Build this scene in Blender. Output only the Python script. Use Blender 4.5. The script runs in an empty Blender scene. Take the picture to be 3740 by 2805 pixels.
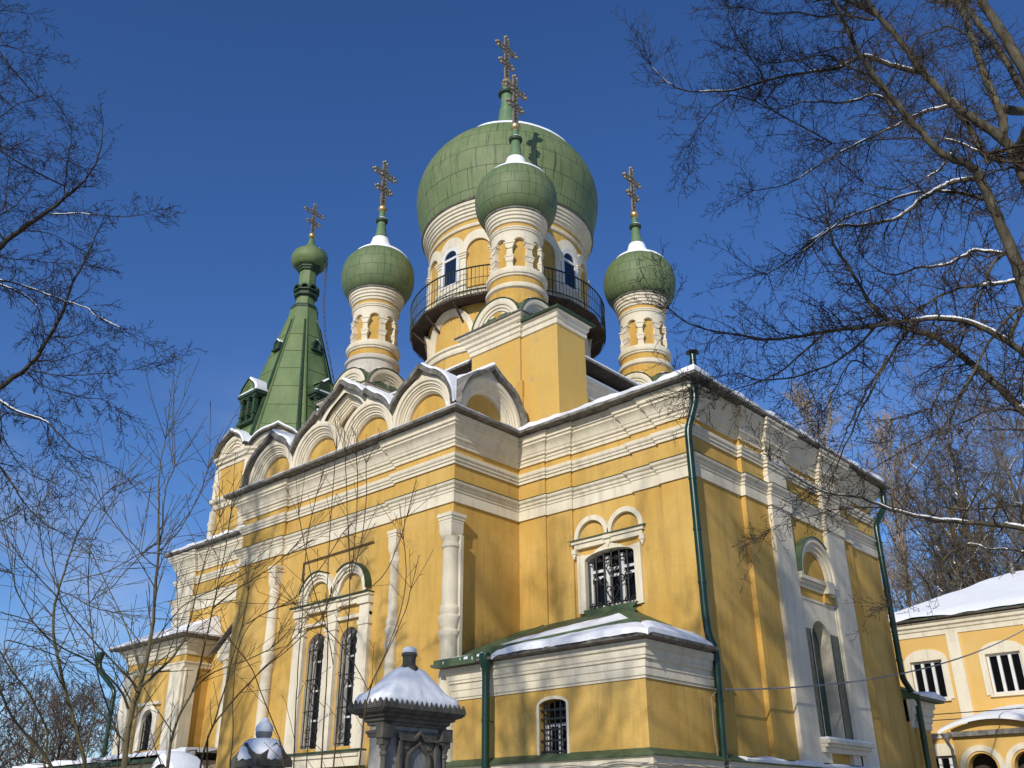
import bpy, math, random
from math import sin, cos, pi, sqrt, radians, atan2
from mathutils import Vector, Matrix
rnd = random.Random(7)
S = bpy.context.scene
COL = S.collection

# ------------------------------------------------------------ camera, sky, sun
def make_camera():
    cd = bpy.data.cameras.new('camera'); co = bpy.data.objects.new('camera', cd); COL.objects.link(co)
    cd.sensor_width = 36.0; cd.lens = 36.0 * 3420.885 / 3740.0
    cd.clip_start = 0.1; cd.clip_end = 3000
    yaw, pitch, roll = radians(132.2136), radians(25.3492), radians(-0.3401)
    f = Vector((cos(pitch) * cos(yaw), cos(pitch) * sin(yaw), sin(pitch)))
    r = Vector((sin(yaw), -cos(yaw), 0)); u = r.cross(f)
    r2 = cos(roll) * r + sin(roll) * u; u2 = -sin(roll) * r + cos(roll) * u
    M = Matrix((r2, u2, -f)).transposed().to_4x4(); M.translation = Vector((11.222, -18.926, 1.6))
    co.matrix_world = M
    S.camera = co
make_camera()
SUN_AZ, SUN_EL = radians(-71), radians(27)
w = bpy.data.worlds.new('World'); S.world = w; w.use_nodes = True
nt = w.node_tree; nt.nodes.clear()
bg = nt.nodes.new('ShaderNodeBackground'); sk = nt.nodes.new('ShaderNodeTexSky'); wo = nt.nodes.new('ShaderNodeOutputWorld')
sk.sky_type = 'NISHITA'; sk.sun_disc = False; sk.sun_elevation = SUN_EL
sk.sun_rotation = pi / 2 - SUN_AZ; sk.altitude = 200; sk.air_density = 1.0; sk.dust_density = 0.1; sk.ozone_density = 5.0
bg.inputs['Strength'].default_value = 0.128
hs = nt.nodes.new('ShaderNodeHueSaturation'); hs.inputs['Saturation'].default_value = 1.15; hs.inputs['Hue'].default_value = 0.511
nt.links.new(sk.outputs[0], hs.inputs['Color']); wc = nt.nodes.new('ShaderNodeTexCoord'); wm = nt.nodes.new('ShaderNodeMapping'); wm.inputs['Scale'].default_value = (1.0, 1.0, 2.6); nt.links.new(wc.outputs['Generated'], wm.inputs['Vector'])
wn = nt.nodes.new('ShaderNodeTexNoise'); wn.inputs['Scale'].default_value = 2.6; wn.inputs['Detail'].default_value = 7; wn.inputs['Roughness'].default_value = 0.55; nt.links.new(wm.outputs[0], wn.inputs['Vector'])
wr = nt.nodes.new('ShaderNodeValToRGB'); wr.color_ramp.elements[0].position = 0.50; wr.color_ramp.elements[0].color = (0, 0, 0, 1); wr.color_ramp.elements[1].position = 0.74; wr.color_ramp.elements[1].color = (0.5, 0.5, 0.5, 1); nt.links.new(wn.outputs['Fac'], wr.inputs[0])
ws = nt.nodes.new('ShaderNodeSeparateXYZ'); nt.links.new(wc.outputs['Generated'], ws.inputs[0])
wh = nt.nodes.new('ShaderNodeMapRange'); wh.inputs['From Min'].default_value = 0.48; wh.inputs['From Max'].default_value = 0.12; nt.links.new(ws.outputs[2], wh.inputs['Value'])
wx = nt.nodes.new('ShaderNodeMath'); wx.operation = 'MULTIPLY'; nt.links.new(wr.outputs[0], wx.inputs[0]); nt.links.new(wh.outputs[0], wx.inputs[1])
mx = nt.nodes.new('ShaderNodeMix'); mx.data_type = 'RGBA'; mx.inputs[7].default_value = (5.2, 5.4, 5.8, 1); nt.links.new(wx.outputs[0], mx.inputs[0]); nt.links.new(hs.outputs[0], mx.inputs[6])
nt.links.new(mx.outputs[2], bg.inputs[0]); nt.links.new(bg.outputs[0], wo.inputs[0])
sl = bpy.data.lights.new('sun', 'SUN'); so = bpy.data.objects.new('sun', sl); COL.objects.link(so)
sl.energy = 3.9; sl.angle = radians(0.55); sl.color = (1.0, 0.94, 0.83)
sd = Vector((cos(SUN_EL) * cos(SUN_AZ), cos(SUN_EL) * sin(SUN_AZ), sin(SUN_EL)))
so.rotation_euler = sd.to_track_quat('Z', 'Y').to_euler()
S.view_settings.view_transform = 'Standard'; S.view_settings.look = 'None'
S.view_settings.exposure = 0.0; S.view_settings.gamma = 1.0

# ------------------------------------------------------------ materials
def nodes_of(name, rough=0.8, metal=0.0, spec=0.3):
    m = bpy.data.materials.new(name); m.use_nodes = True
    t = m.node_tree; b = t.nodes['Principled BSDF']
    b.inputs['Roughness'].default_value = rough; b.inputs['Metallic'].default_value = metal
    b.inputs['Specular IOR Level'].default_value = spec
    return m, t, b
def N(t, typ, **kw):
    n = t.nodes.new('ShaderNode' + typ)
    for k, v in kw.items():
        if k in n.inputs: n.inputs[k].default_value = v
        else: setattr(n, k, v)
    return n
def ramp(t, src, stops):
    r = t.nodes.new('ShaderNodeValToRGB'); e = r.color_ramp.elements
    while len(e) < len(stops): e.new(0.5)
    for i, (p, c) in enumerate(stops):
        e[i].position = p; e[i].color = (c[0], c[1], c[2], 1) if isinstance(c, tuple) else (c, c, c, 1)
    t.links.new(src, r.inputs[0]); return r
def coords(t, scale=(1, 1, 1), space='Object'):
    tc = t.nodes.new('ShaderNodeTexCoord'); mp = t.nodes.new('ShaderNodeMapping')
    mp.inputs['Scale'].default_value = scale
    t.links.new(tc.outputs[space], mp.inputs['Vector']); return mp.outputs[0]
def noise(t, vec, scale, detail=5, rough=0.6):
    n = N(t, 'TexNoise', Scale=scale, Detail=detail, Roughness=rough)
    t.links.new(vec, n.inputs['Vector']); return n.outputs['Fac']
def mix(t, fac, a, b, mode='MIX'):
    m = t.nodes.new('ShaderNodeMix'); m.data_type = 'RGBA'; m.blend_type = mode
    for s, i in ((fac, 0), (a, 6), (b, 7)):
        if isinstance(s, (int, float)): m.inputs[i].default_value = s
        elif isinstance(s, tuple): m.inputs[i].default_value = (*s, 1)
        else: t.links.new(s, m.inputs[i])
    return m.outputs[2]
def bump(t, b, h, strength=0.3, dist=0.02):
    n = N(t, 'Bump', Strength=strength, Distance=dist); t.links.new(h, n.inputs['Height'])
    t.links.new(n.outputs[0], b.inputs['Normal'])

def mat_plaster(name, base, light, dirt, streak=0.35, patch=0.5, bstr=0.25, stain=None):
    m, t, b = nodes_of(name, 0.9, 0, 0.15)
    v = coords(t); vs = coords(t, (1.6, 1.6, 0.16))
    big = ramp(t, noise(t, v, 0.45, 6), [(0.35, 0.0), (0.68, 1.0)]).outputs[0]
    c = mix(t, big, base, light)
    st = ramp(t, noise(t, vs, 2.2, 6, 0.7), [(0.48, 0.0), (0.78, 1.0)]).outputs[0]
    ms = N(t, 'Math', operation='MULTIPLY'); ms.inputs[1].default_value = streak; t.links.new(st, ms.inputs[0])
    c = mix(t, ms.outputs[0], c, dirt)
    pt = ramp(t, noise(t, v, 1.7, 8, 0.72), [(0.60, 0.0), (0.76, 1.0)]).outputs[0]
    mp = N(t, 'Math', operation='MULTIPLY'); mp.inputs[1].default_value = patch; t.links.new(pt, mp.inputs[0])
    c = mix(t, mp.outputs[0], c, dirt)
    if stain:            # one damp, mossy patch with its own ragged outline
        mp2 = t.nodes.new('ShaderNodeMapping'); mp2.inputs['Location'].default_value = [-a / b_ for a, b_ in zip(stain[0], stain[1])]; mp2.inputs['Scale'].default_value = [1 / q for q in stain[1]]
        t.links.new(v, mp2.inputs['Vector']); ln = N(t, 'VectorMath', operation='LENGTH'); t.links.new(mp2.outputs[0], ln.inputs[0])
        sb = N(t, 'Math', operation='MULTIPLY_ADD'); sb.inputs[1].default_value = 0.9; t.links.new(noise(t, v, 2.6, 8, 0.75), sb.inputs[0]); t.links.new(ln.outputs['Value'], sb.inputs[2])
        c = mix(t, ramp(t, sb.outputs[0], [(0.62, 0.85), (1.28, 0.0)]).outputs[0], c, stain[2])
    # cracks and pale repairs
    vo = N(t, 'TexVoronoi', Scale=0.33); vo.feature = 'DISTANCE_TO_EDGE'
    dv = t.nodes.new('ShaderNodeVectorMath'); dv.operation = 'MULTIPLY_ADD'; dv.inputs[1].default_value = (1.2, 1.2, 1.2)
    nv = N(t, 'TexNoise', Scale=1.1, Detail=6.0); t.links.new(v, nv.inputs['Vector']); t.links.new(nv.outputs['Color'], dv.inputs[0]); t.links.new(v, dv.inputs[2]); t.links.new(dv.outputs[0], vo.inputs['Vector'])
    cr = N(t, 'Math', operation='MULTIPLY'); cr.inputs[1].default_value = 0.16; t.links.new(ramp(t, vo.outputs['Distance'], [(0.0, 1.0), (0.012, 0.0)]).outputs[0], cr.inputs[0])
    c = mix(t, cr.outputs[0], c, dirt)
    fine = noise(t, v, 26, 4)
    c = mix(t, 0.10, c, ramp(t, fine, [(0.3, 0.25), (0.7, 0.8)]).outputs[0], 'OVERLAY')
    t.links.new(c, b.inputs['Base Color'])
    ad = N(t, 'Math', operation='ADD'); t.links.new(noise(t, v, 2.3, 5), ad.inputs[0]); t.links.new(fine, ad.inputs[1])
    bump(t, b, ad.outputs[0], bstr, 0.02)
    return m
def mat_metal_sheet(name, base, var, dark, rows, cols, rough=0.42, streaks=0.5, pale=(0.22, 0.27, 0.16)):
    # painted sheet metal on a surface of revolution: seams follow angle and height of the object
    m, t, b = nodes_of(name, rough, 0.0, 0.45)
    tc = t.nodes.new('ShaderNodeTexCoord'); sp = t.nodes.new('ShaderNodeSeparateXYZ'); t.links.new(tc.outputs['Object'], sp.inputs[0])
    an = N(t, 'Math', operation='ARCTAN2'); t.links.new(sp.outputs[1], an.inputs[0]); t.links.new(sp.outputs[0], an.inputs[1])
    cb = t.nodes.new('ShaderNodeCombineXYZ')
    mu = N(t, 'Math', operation='MULTIPLY'); mu.inputs[1].default_value = cols / (2 * pi); t.links.new(an.outputs[0], mu.inputs[0])
    mv = N(t, 'Math', operation='MULTIPLY'); mv.inputs[1].default_value = rows; t.links.new(sp.outputs[2], mv.inputs[0])
    wob = N(t, 'Math', operation='MULTIPLY_ADD'); wob.inputs[1].default_value = 0.09
    t.links.new(noise(t, tc.outputs['Object'], 1.3, 2), wob.inputs[0]); t.links.new(mv.outputs[0], wob.inputs[2])
    t.links.new(mu.outputs[0], cb.inputs[0]); t.links.new(wob.outputs[0], cb.inputs[1])
    br = N(t, 'TexBrick', Scale=1.0); br.offset = 0.5; br.squash = 1.0
    br.inputs['Brick Width'].default_value = 1.0; br.inputs['Row Height'].default_value = 1.0
    br.inputs['Mortar Size'].default_value = 0.015; br.inputs['Mortar Smooth'].default_value = 0.25
    br.inputs['Color1'].default_value = (0, 0, 0, 1); br.inputs['Color2'].default_value = (1, 1, 1, 1); br.inputs['Mortar'].default_value = (.5, .5, .5, 1)
    t.links.new(cb.outputs[0], br.inputs['Vector'])
    c = mix(t, br.outputs['Color'], base, var)
    ob = tc.outputs['Object']
    big = ramp(t, noise(t, ob, 0.9, 6), [(0.4, 0.0), (0.7, 1.0)]).outputs[0]
    hm = N(t, 'Math', operation='MULTIPLY'); hm.inputs[1].default_value = 0.6; t.links.new(big, hm.inputs[0])
    c = mix(t, hm.outputs[0], c, pale)
    cs = t.nodes.new('ShaderNodeCombineXYZ')
    m2 = N(t, 'Math', operation='MULTIPLY'); m2.inputs[1].default_value = cols * 0.9; t.links.new(an.outputs[0], m2.inputs[0])
    m3 = N(t, 'Math', operation='MULTIPLY'); m3.inputs[1].default_value = rows * 0.42; t.links.new(sp.outputs[2], m3.inputs[0])
    t.links.new(m2.outputs[0], cs.inputs[0]); t.links.new(m3.outputs[0], cs.inputs[1])
    st = ramp(t, noise(t, cs.outputs[0], 1.0, 5, 0.68), [(0.55, 0.0), (0.68, 1.0)]).outputs[0]
    ms = N(t, 'Math', operation='MULTIPLY'); ms.inputs[1].default_value = streaks; t.links.new(st, ms.inputs[0])
    c = mix(t, ms.outputs[0], c, dark)
    c = mix(t, br.outputs['Fac'], c, dark)
    t.links.new(c, b.inputs['Base Color'])
    ad = N(t, 'Math', operation='MULTIPLY_ADD'); ad.inputs[1].default_value = -0.8
    t.links.new(br.outputs['Fac'], ad.inputs[0]); t.links.new(noise(t, ob, 2.6, 4), ad.inputs[2])
    bump(t, b, ad.outputs[0], 0.5, 0.04)
    return m
def mat_noise(name, c1, c2, scale=4, rough=0.7, metal=0.0, spec=0.3, bs=0.2, bd=0.01, stretch=(1, 1, 1), lo=0.35, hi=0.68):
    m, t, b = nodes_of(name, rough, metal, spec)
    v = coords(t, stretch); n = noise(t, v, scale, 7, 0.65)
    t.links.new(ramp(t, n, [(lo, c1), (hi, c2)]).outputs[0], b.inputs['Base Color'])
    if bs: bump(t, b, n, bs, bd)
    return m
M = {}
M['yellow'] = mat_plaster('yellow_plaster', (0.52, 0.312, 0.072), (0.63, 0.415, 0.13), (0.31, 0.20, 0.07), 0.7, 0.65, 0.4, ((-5.71, -1.15, 5.65), (1.0, 1.9, 1.15), (0.13, 0.10, 0.045)))
M['white'] = mat_plaster('white_limewash', (0.67, 0.60, 0.45), (0.75, 0.685, 0.54), (0.34, 0.29, 0.215), 0.55, 0.45, 0.3)
M['worn'] = mat_plaster('worn_plaster', (0.50, 0.46, 0.40), (0.60, 0.55, 0.46), (0.27, 0.25, 0.22), 0.4, 0.9, 0.5)
M['worn_yellow'] = mat_plaster('worn_yellow_plaster', (0.58, 0.36, 0.09), (0.60, 0.40, 0.12), (0.34, 0.29, 0.21), 0.3, 0.9, 0.6)
M['dome'] = mat_metal_sheet('painted_dome_metal', (0.125, 0.178, 0.068), (0.14, 0.192, 0.076), (0.03, 0.05, 0.024), 1.15, 30, 0.62, 0.9, (0.22, 0.25, 0.12))
M['dome_small'] = mat_metal_sheet('painted_cupola_metal', (0.11, 0.165, 0.066), (0.125, 0.178, 0.074), (0.03, 0.05, 0.024), 2.3, 18, 0.62, 0.7, (0.19, 0.22, 0.108))
M['tent'] = mat_noise('painted_tent_metal', (0.105, 0.16, 0.058), (0.175, 0.235, 0.095), 1.3, 0.6, 0, 0.4, 0.25, 0.03, (1, 1, 0.35))
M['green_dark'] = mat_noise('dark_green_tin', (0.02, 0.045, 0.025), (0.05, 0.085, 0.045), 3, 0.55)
M['neck'] = mat_noise('weathered_green_tin', (0.10, 0.18, 0.09), (0.15, 0.23, 0.12), 3, 0.5)
M['roof_green'] = mat_noise('green_roof_tin', (0.05, 0.085, 0.04), (0.10, 0.14, 0.075), 2.5, 0.55)
M['pipe'] = mat_noise('glossy_green_pipe_paint', (0.003, 0.026, 0.014), (0.006, 0.04, 0.021), 2, 0.3, 0, 0.5, 0.08)
M['grey'] = mat_noise('weathered_grey_tin', (0.085, 0.078, 0.068), (0.26, 0.245, 0.215), 5.5, 0.7, 0, 0.3, 0.4, 0.02)
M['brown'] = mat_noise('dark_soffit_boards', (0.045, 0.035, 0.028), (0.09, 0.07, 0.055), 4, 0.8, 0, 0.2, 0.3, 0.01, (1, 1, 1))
M['gold'] = mat_noise('dull_gilding', (0.50, 0.36, 0.16), (0.62, 0.48, 0.25), 3, 0.38, 0.75, 0.5, 0.05)
M['cross'] = mat_noise('weathered_gilt_iron', (0.20, 0.16, 0.10), (0.42, 0.36, 0.26), 9, 0.45, 0.5, 0.5, 0.2)
M['iron'] = mat_noise('black_iron', (0.012, 0.012, 0.013), (0.035, 0.033, 0.032), 8, 0.55, 0.2, 0.4, 0.2)
M['rail'] = mat_noise('dark_green_railing', (0.008, 0.022, 0.02), (0.018, 0.04, 0.035), 6, 0.5)
M['joinery'] = mat_noise('white_window_paint', (0.62, 0.62, 0.60), (0.72, 0.72, 0.70), 3, 0.5)
m, t, b = nodes_of('dark_window_glass', 0.08, 0.0, 0.22); b.inputs['Base Color'].default_value = (0.004, 0.005, 0.006, 1); M['glass'] = m
bump(t, b, noise(t, coords(t), 1.2, 2), 0.06, 0.02)
m, t, b = nodes_of('blue_window_glass', 0.08, 0.0, 0.35); b.inputs['Base Color'].default_value = (0.010, 0.018, 0.04, 1); M['glass_blue'] = m
bump(t, b, noise(t, coords(t), 1.2, 2), 0.06, 0.02)
m, t, b = nodes_of('snow', 0.75, 0, 0.25); M['snow'] = m
v = coords(t); n1 = noise(t, v, 1.6, 5); n2 = noise(t, v, 14, 5)
t.links.new(ramp(t, n1, [(0.3, (0.80, 0.82, 0.86)), (0.7, (0.88, 0.89, 0.91))]).outputs[0], b.inputs['Base Color'])
ad = N(t, 'Math', operation='MULTIPLY_ADD'); ad.inputs[1].default_value = 0.35; t.links.new(n2, ad.inputs[0]); t.links.new(n1, ad.inputs[2])
bump(t, b, ad.outputs[0], 0.30, 0.05)
b.inputs['Subsurface Weight'].default_value = 0.0
M['ground'] = mat_noise('trodden_snow_and_earth', (0.13, 0.10, 0.07), (0.58, 0.56, 0.54), 0.8, 0.95, 0, 0.1, 0.4, 0.05, (1, 1, 1), 0.40, 0.62)
M['stone'] = mat_noise('grey_granite', (0.17, 0.165, 0.15), (0.36, 0.35, 0.32), 7, 0.75, 0, 0.3, 0.5, 0.012, (1, 1, 0.5), 0.3, 0.7)
M['stone_dark'] = mat_noise('dark_granite', (0.042, 0.038, 0.030), (0.16, 0.145, 0.115), 6, 0.7, 0, 0.3, 0.5, 0.012, (1, 1, 0.5), 0.3, 0.72)  # dark brown granite tone, mottled at random
M['bark'] = mat_noise('grey_brown_bark', (0.035, 0.030, 0.022), (0.14, 0.122, 0.085), 7, 0.9, 0, 0.1, 0.8, 0.02, (1, 1, 0.4))
M['bark_dark'] = mat_noise('dark_bark', (0.022, 0.019, 0.016), (0.075, 0.063, 0.048), 9, 0.9, 0, 0.1, 0.8, 0.02, (1, 1, 0.4))
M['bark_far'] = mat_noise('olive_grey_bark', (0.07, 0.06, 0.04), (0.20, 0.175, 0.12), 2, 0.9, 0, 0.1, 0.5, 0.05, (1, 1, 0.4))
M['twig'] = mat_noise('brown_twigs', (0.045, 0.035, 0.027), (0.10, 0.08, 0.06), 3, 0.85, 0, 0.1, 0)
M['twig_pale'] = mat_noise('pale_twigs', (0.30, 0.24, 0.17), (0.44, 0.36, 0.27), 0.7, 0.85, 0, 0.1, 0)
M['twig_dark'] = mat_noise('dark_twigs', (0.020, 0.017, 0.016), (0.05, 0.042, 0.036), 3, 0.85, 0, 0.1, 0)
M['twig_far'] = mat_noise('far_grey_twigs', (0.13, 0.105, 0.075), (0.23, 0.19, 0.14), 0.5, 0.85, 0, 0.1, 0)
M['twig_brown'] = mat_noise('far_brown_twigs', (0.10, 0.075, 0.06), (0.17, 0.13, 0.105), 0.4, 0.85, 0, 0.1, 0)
M['twig_stem'] = mat_noise('brown_stem_bark', (0.06, 0.035, 0.02), (0.12, 0.075, 0.04), 6, 0.7, 0, 0.2, 0)
M['twig_olive'] = mat_noise('olive_stem_bark', (0.075, 0.062, 0.030), (0.15, 0.125, 0.065), 6, 0.7, 0, 0.2, 0.3)
M['needle'] = mat_noise('dark_needles', (0.010, 0.020, 0.010), (0.03, 0.05, 0.022), 2, 0.8, 0, 0.1, 0)
M['wire'] = mat_noise('grey_cable_sheath', (0.24, 0.23, 0.21), (0.34, 0.33, 0.31), 6, 0.6)
M['mosaic'] = mat_noise('dark_mosaic', (0.020, 0.045, 0.038), (0.10, 0.115, 0.07), 9, 0.45, 0, 0.5, 0.3, 0.01, (1, 1, 1), 0.42, 0.62)

# ------------------------------------------------------------ mesh builder
class MB:
    def __init__(s, *mats):
        s.v = []; s.f = []; s.k = []; s.mats = list(mats); s.m = 0
    def use(s, name):
        if name not in s.mats: s.mats.append(name)
        s.m = s.mats.index(name); return s
    def add(s, vs, fs):
        o = len(s.v); s.v.extend([tuple(p) for p in vs])
        for f in fs: s.f.append([o + i for i in f]); s.k.append(s.m)
    def box(s, x0, y0, z0, x1, y1, z1):
        x0, x1 = min(x0, x1), max(x0, x1); y0, y1 = min(y0, y1), max(y0, y1); z0, z1 = min(z0, z1), max(z0, z1)
        s.add([(x0, y0, z0), (x1, y0, z0), (x1, y1, z0), (x0, y1, z0), (x0, y0, z1), (x1, y0, z1), (x1, y1, z1), (x0, y1, z1)],
              [(0, 3, 2, 1), (4, 5, 6, 7), (0, 1, 5, 4), (1, 2, 6, 5), (2, 3, 7, 6), (3, 0, 4, 7)])
    def fbox(s, F, u0, u1, v0, v1, n0, n1):
        P = [F(u, v, n) for n in (n0, n1) for v in (v0, v1) for u in (u0, u1)]
        s.add(P, [(0, 1, 3, 2), (4, 6, 7, 5), (0, 4, 5, 1), (2, 3, 7, 6), (0, 2, 6, 4), (1, 5, 7, 3)])
    def prism(s, F, poly, n0, n1):      # polygon in (u,v), extruded along n
        k = len(poly)
        s.add([F(u, v, n0) for u, v in poly] + [F(u, v, n1) for u, v in poly],
              [tuple(range(k)), tuple(range(2 * k - 1, k - 1, -1))] + [(i, i + k, (i + 1) % k + k, (i + 1) % k) for i in range(k)])
    def lathe(s, c, prof, n=32, a0=0.0, a1=2 * pi, cap=False):
        full = abs(a1 - a0 - 2 * pi) < 1e-6; k = len(prof); cols = n if full else n + 1
        vs = []
        for i in range(cols):
            a = a0 + (a1 - a0) * i / n
            for r, z in prof: vs.append((c[0] + r * cos(a), c[1] + r * sin(a), c[2] + z))
        fs = []
        for i in range(n):
            j = (i + 1) % cols
            for q in range(k - 1): fs.append((i * k + q, j * k + q, j * k + q + 1, i * k + q + 1))
        if cap:
            fs.append(tuple(i * k for i in range(cols))[::-1]); fs.append(tuple(i * k + k - 1 for i in range(cols)))
        s.add(vs, fs)
    def sweep(s, path, prof, closed=False, cap=True):
        # path: plan polyline, outward is to the right of travel; prof: (offset, z)
        n = len(path); k = len(prof); vs = []
        for i in range(n):
            p = Vector(path[i])
            d0 = (p - Vector(path[i - 1])) if (i > 0 or closed) else None
            d1 = (Vector(path[(i + 1) % n]) - p) if (i < n - 1 or closed) else None
            ns = [Vector((d.y, -d.x)).normalized() for d in (d0, d1) if d is not None and d.length > 1e-9]
            if len(ns) == 2:
                b = ns[0] + ns[1]
                o = b / max(b.length_squared / 2, 0.25) if b.length > 1e-6 else ns[0]
            else: o = ns[0]
            for off, z in prof: vs.append((p.x + o.x * off, p.y + o.y * off, z))
        fs = []
        for i in range(n if closed else n - 1):
            j = (i + 1) % n
            for q in range(k - 1): fs.append((i * k + q, j * k + q, j * k + q + 1, i * k + q + 1))
        if cap and not closed: fs += [tuple(range(k)), tuple(range((n - 1) * k + k - 1, (n - 1) * k - 1, -1))]
        s.add(vs, fs)
    def arch(s, F, uc, vc, prof, n=24, a0=0.0, a1=pi, stilt=0.0, pt=0.0):
        # revolve (radius, outward) profile about the axis through (uc,vc); stilt: straight legs; pt: ogee lift
        k = len(prof); vs = []; rows = 0
        def put(a, dv=0.0):
            for r, d in prof:
                lift = pt * max(0.0, 1 - abs(a - pi / 2) / 0.55) ** 1.7 * r
                vs.append(F(uc + r * cos(a), vc + r * sin(a) + lift + dv, d))
        if stilt: put(a0, -stilt); rows += 1
        for i in range(n + 1): put(a0 + (a1 - a0) * i / n); rows += 1
        if stilt: put(a1, -stilt); rows += 1
        s.add(vs, [(i * k + q, (i + 1) * k + q, (i + 1) * k + q + 1, i * k + q + 1) for i in range(rows - 1) for q in range(k - 1)])
    def disc(s, F, uc, vc, r, d, n=24, stilt=0.0, pt=0.0):
        P = [(uc + r * cos(pi * i / n), vc + r * sin(pi * i / n) + pt * r * max(0.0, 1 - abs(pi * i / n - pi / 2) / 0.55) ** 1.7) for i in range(n + 1)]
        if stilt: P = [(uc + r, vc - stilt)] + P + [(uc - r, vc - stilt)]
        s.add([F(u, v, d) for u, v in P], [tuple(range(len(P)))])
    def tube(s, pts, rad, n=8, cap=True):
        pts = [Vector(p) for p in pts]; k = len(pts)
        rs = rad if isinstance(rad, (list, tuple)) else [rad] * k
        T = []
        for i in range(k):
            d = pts[min(i + 1, k - 1)] - pts[max(i - 1, 0)]; T.append(d.normalized() if d.length > 1e-9 else Vector((0, 0, 1)))
        up = Vector((0, 0, 1)) if abs(T[0].z) < 0.9 else Vector((1, 0, 0))
        x = T[0].cross(up).normalized(); vs = []
        for i in range(k):
            x = (x - T[i] * x.dot(T[i]));
            if x.length < 1e-6: x = T[i].orthogonal()
            x.normalize(); y = T[i].cross(x)
            for j in range(n):
                a = 2 * pi * j / n; vs.append(pts[i] + (x * cos(a) + y * sin(a)) * rs[i])
        fs = [(i * n + j, i * n + (j + 1) % n, (i + 1) * n + (j + 1) % n, (i + 1) * n + j) for i in range(k - 1) for j in range(n)]
        if cap: fs += [tuple(range(n))[::-1], tuple((k - 1) * n + j for j in range(n))]
        s.add(vs, fs)
    def ball(s, c, r, n=14, sz=1.0):
        s.lathe(c, [(max(1e-4, r * sin(pi * i / n)), -r * sz * cos(pi * i / n)) for i in range(n + 1)], n + 4)
    def polar(s, c, r0, r1, lo, hi, a0, a1, n):   # curved slab between two height curves on a cylinder
        vs = []; fs = []
        for i in range(n + 1):
            a = a0 + (a1 - a0) * i / n; zl = lo(a) if callable(lo) else lo; zh = hi(a) if callable(hi) else hi
            for r, z in ((r0, zl), (r1, zl), (r1, zh), (r0, zh)): vs.append((c[0] + r * cos(a), c[1] + r * sin(a), c[2] + z))
        for i in range(n):
            for q in range(3): fs.append((4 * i + q, 4 * i + 4 + q, 4 * i + 5 + q, 4 * i + 1 + q))
        fs += [(0, 1, 2, 3), (4 * n + 3, 4 * n + 2, 4 * n + 1, 4 * n)]
        s.add(vs, fs)
def frame(o, u, n):
    o = Vector(o); u = Vector(u); n = Vector(n); z = Vector((0, 0, 1))
    return lambda a, b, c: o + u * a + z * b + n * c
def south(y): return frame((0, y, 0), (1, 0, 0), (0, -1, 0))   # u = x
def east(x): return frame((x, 0, 0), (0, 1, 0), (1, 0, 0))     # u = y
def obj(name, mb, parent=None, loc=(0, 0, 0), smooth=35):
    me = bpy.data.meshes.new(name); me.from_pydata(mb.v, [], mb.f)
    for q in mb.mats: me.materials.append(M[q])
    me.polygons.foreach_set('material_index', mb.k)
    if smooth:
        me.polygons.foreach_set('use_smooth', [True] * len(me.polygons)); me.set_sharp_from_angle(angle=radians(smooth))
    me.update()
    o = bpy.data.objects.new(name, me); COL.objects.link(o); o.location = loc
    if parent is not None: o.parent = parent
    return o
def tag(o, label=None, cat=None, group=None, kind=None):
    for k, q in (('label', label), ('category', cat), ('group', group), ('kind', kind)):
        if q: o[k] = q
    return o
def empty(name, loc, label, cat, group=None):
    o = bpy.data.objects.new(name, None); COL.objects.link(o); o.location = loc
    return tag(o, label, cat, group)
def copy_tree(o, parent=None):
    c = o.copy(); COL.objects.link(c); c.parent = parent
    for ch in list(o.children): copy_tree(ch, c)
    return c
def wall_sheet(mb, F, u0, u1, v0, v1, ops=(), n=0.0, depth=0.3, jamb=None):
    # flat wall with recessed openings: (a, b, bottom, spring, rise) ; rise 0 = flat head
    u = u0
    def q(a, b, c, d):
        if b - a > 1e-6 and d - c > 1e-6: mb.add([F(a, c, n), F(b, c, n), F(b, d, n), F(a, d, n)], [(0, 1, 2, 3)])
    for a, b, bo, sp, rise in sorted(ops):
        q(u, a, v0, v1); q(a, b, v0, bo); u = b
        C = head(a, b, sp, rise)
        for (x0, z0), (x1, z1) in zip(C, C[1:]):
            mb.add([F(x0, z0, n), F(x1, z1, n), F(x1, v1, n), F(x0, v1, n)], [(0, 1, 2, 3)])
        ring = [(a, bo)] + C + [(b, bo)]; m0 = mb.m
        if jamb: mb.use(jamb)
        for (x0, z0), (x1, z1) in zip(ring, ring[1:] + ring[:1]):
            mb.add([F(x0, z0, n), F(x1, z1, n), F(x1, z1, n - depth), F(x0, z0, n - depth)], [(0, 1, 2, 3)])
        mb.m = m0
    q(u, u1, v0, v1)
def head(a, b, sp, rise, n=14):
    if rise <= 0: return [(a, sp), (b, sp)]
    c = (a + b) / 2; h = (b - a) / 2
    return [(c - h * cos(pi * i / n), sp + rise * sin(pi * i / n)) for i in range(n + 1)]
def pane(mb, F, a, b, bo, sp, rise, n):
    P = [(a, bo), (b, bo)] + head(a, b, sp, rise)[::-1]
    mb.add([F(u, v, n) for u, v in P], [tuple(range(len(P)))])
def densify(path, step, closed=False):
    out = []; L = len(path)
    for i in range(L if closed else L - 1):
        a = Vector(path[i]); b = Vector(path[(i + 1) % L]); k = max(1, int((b - a).length / step))
        out += [tuple(a + (b - a) * j / k) for j in range(k)]
    if not closed: out.append(tuple(path[-1]))
    return out
def wob(x, y=0.0, z=0.0):   # smooth pseudo-noise in -1..1
    return (sin(x * 1.7 + y * 2.3 + 1.1) + sin(x * 4.1 - z * 3.3 + y * 1.9 + 2.0) * 0.6 + sin(x * 9.7 + y * 7.1 + z * 5.2) * 0.35) / 1.95
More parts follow.
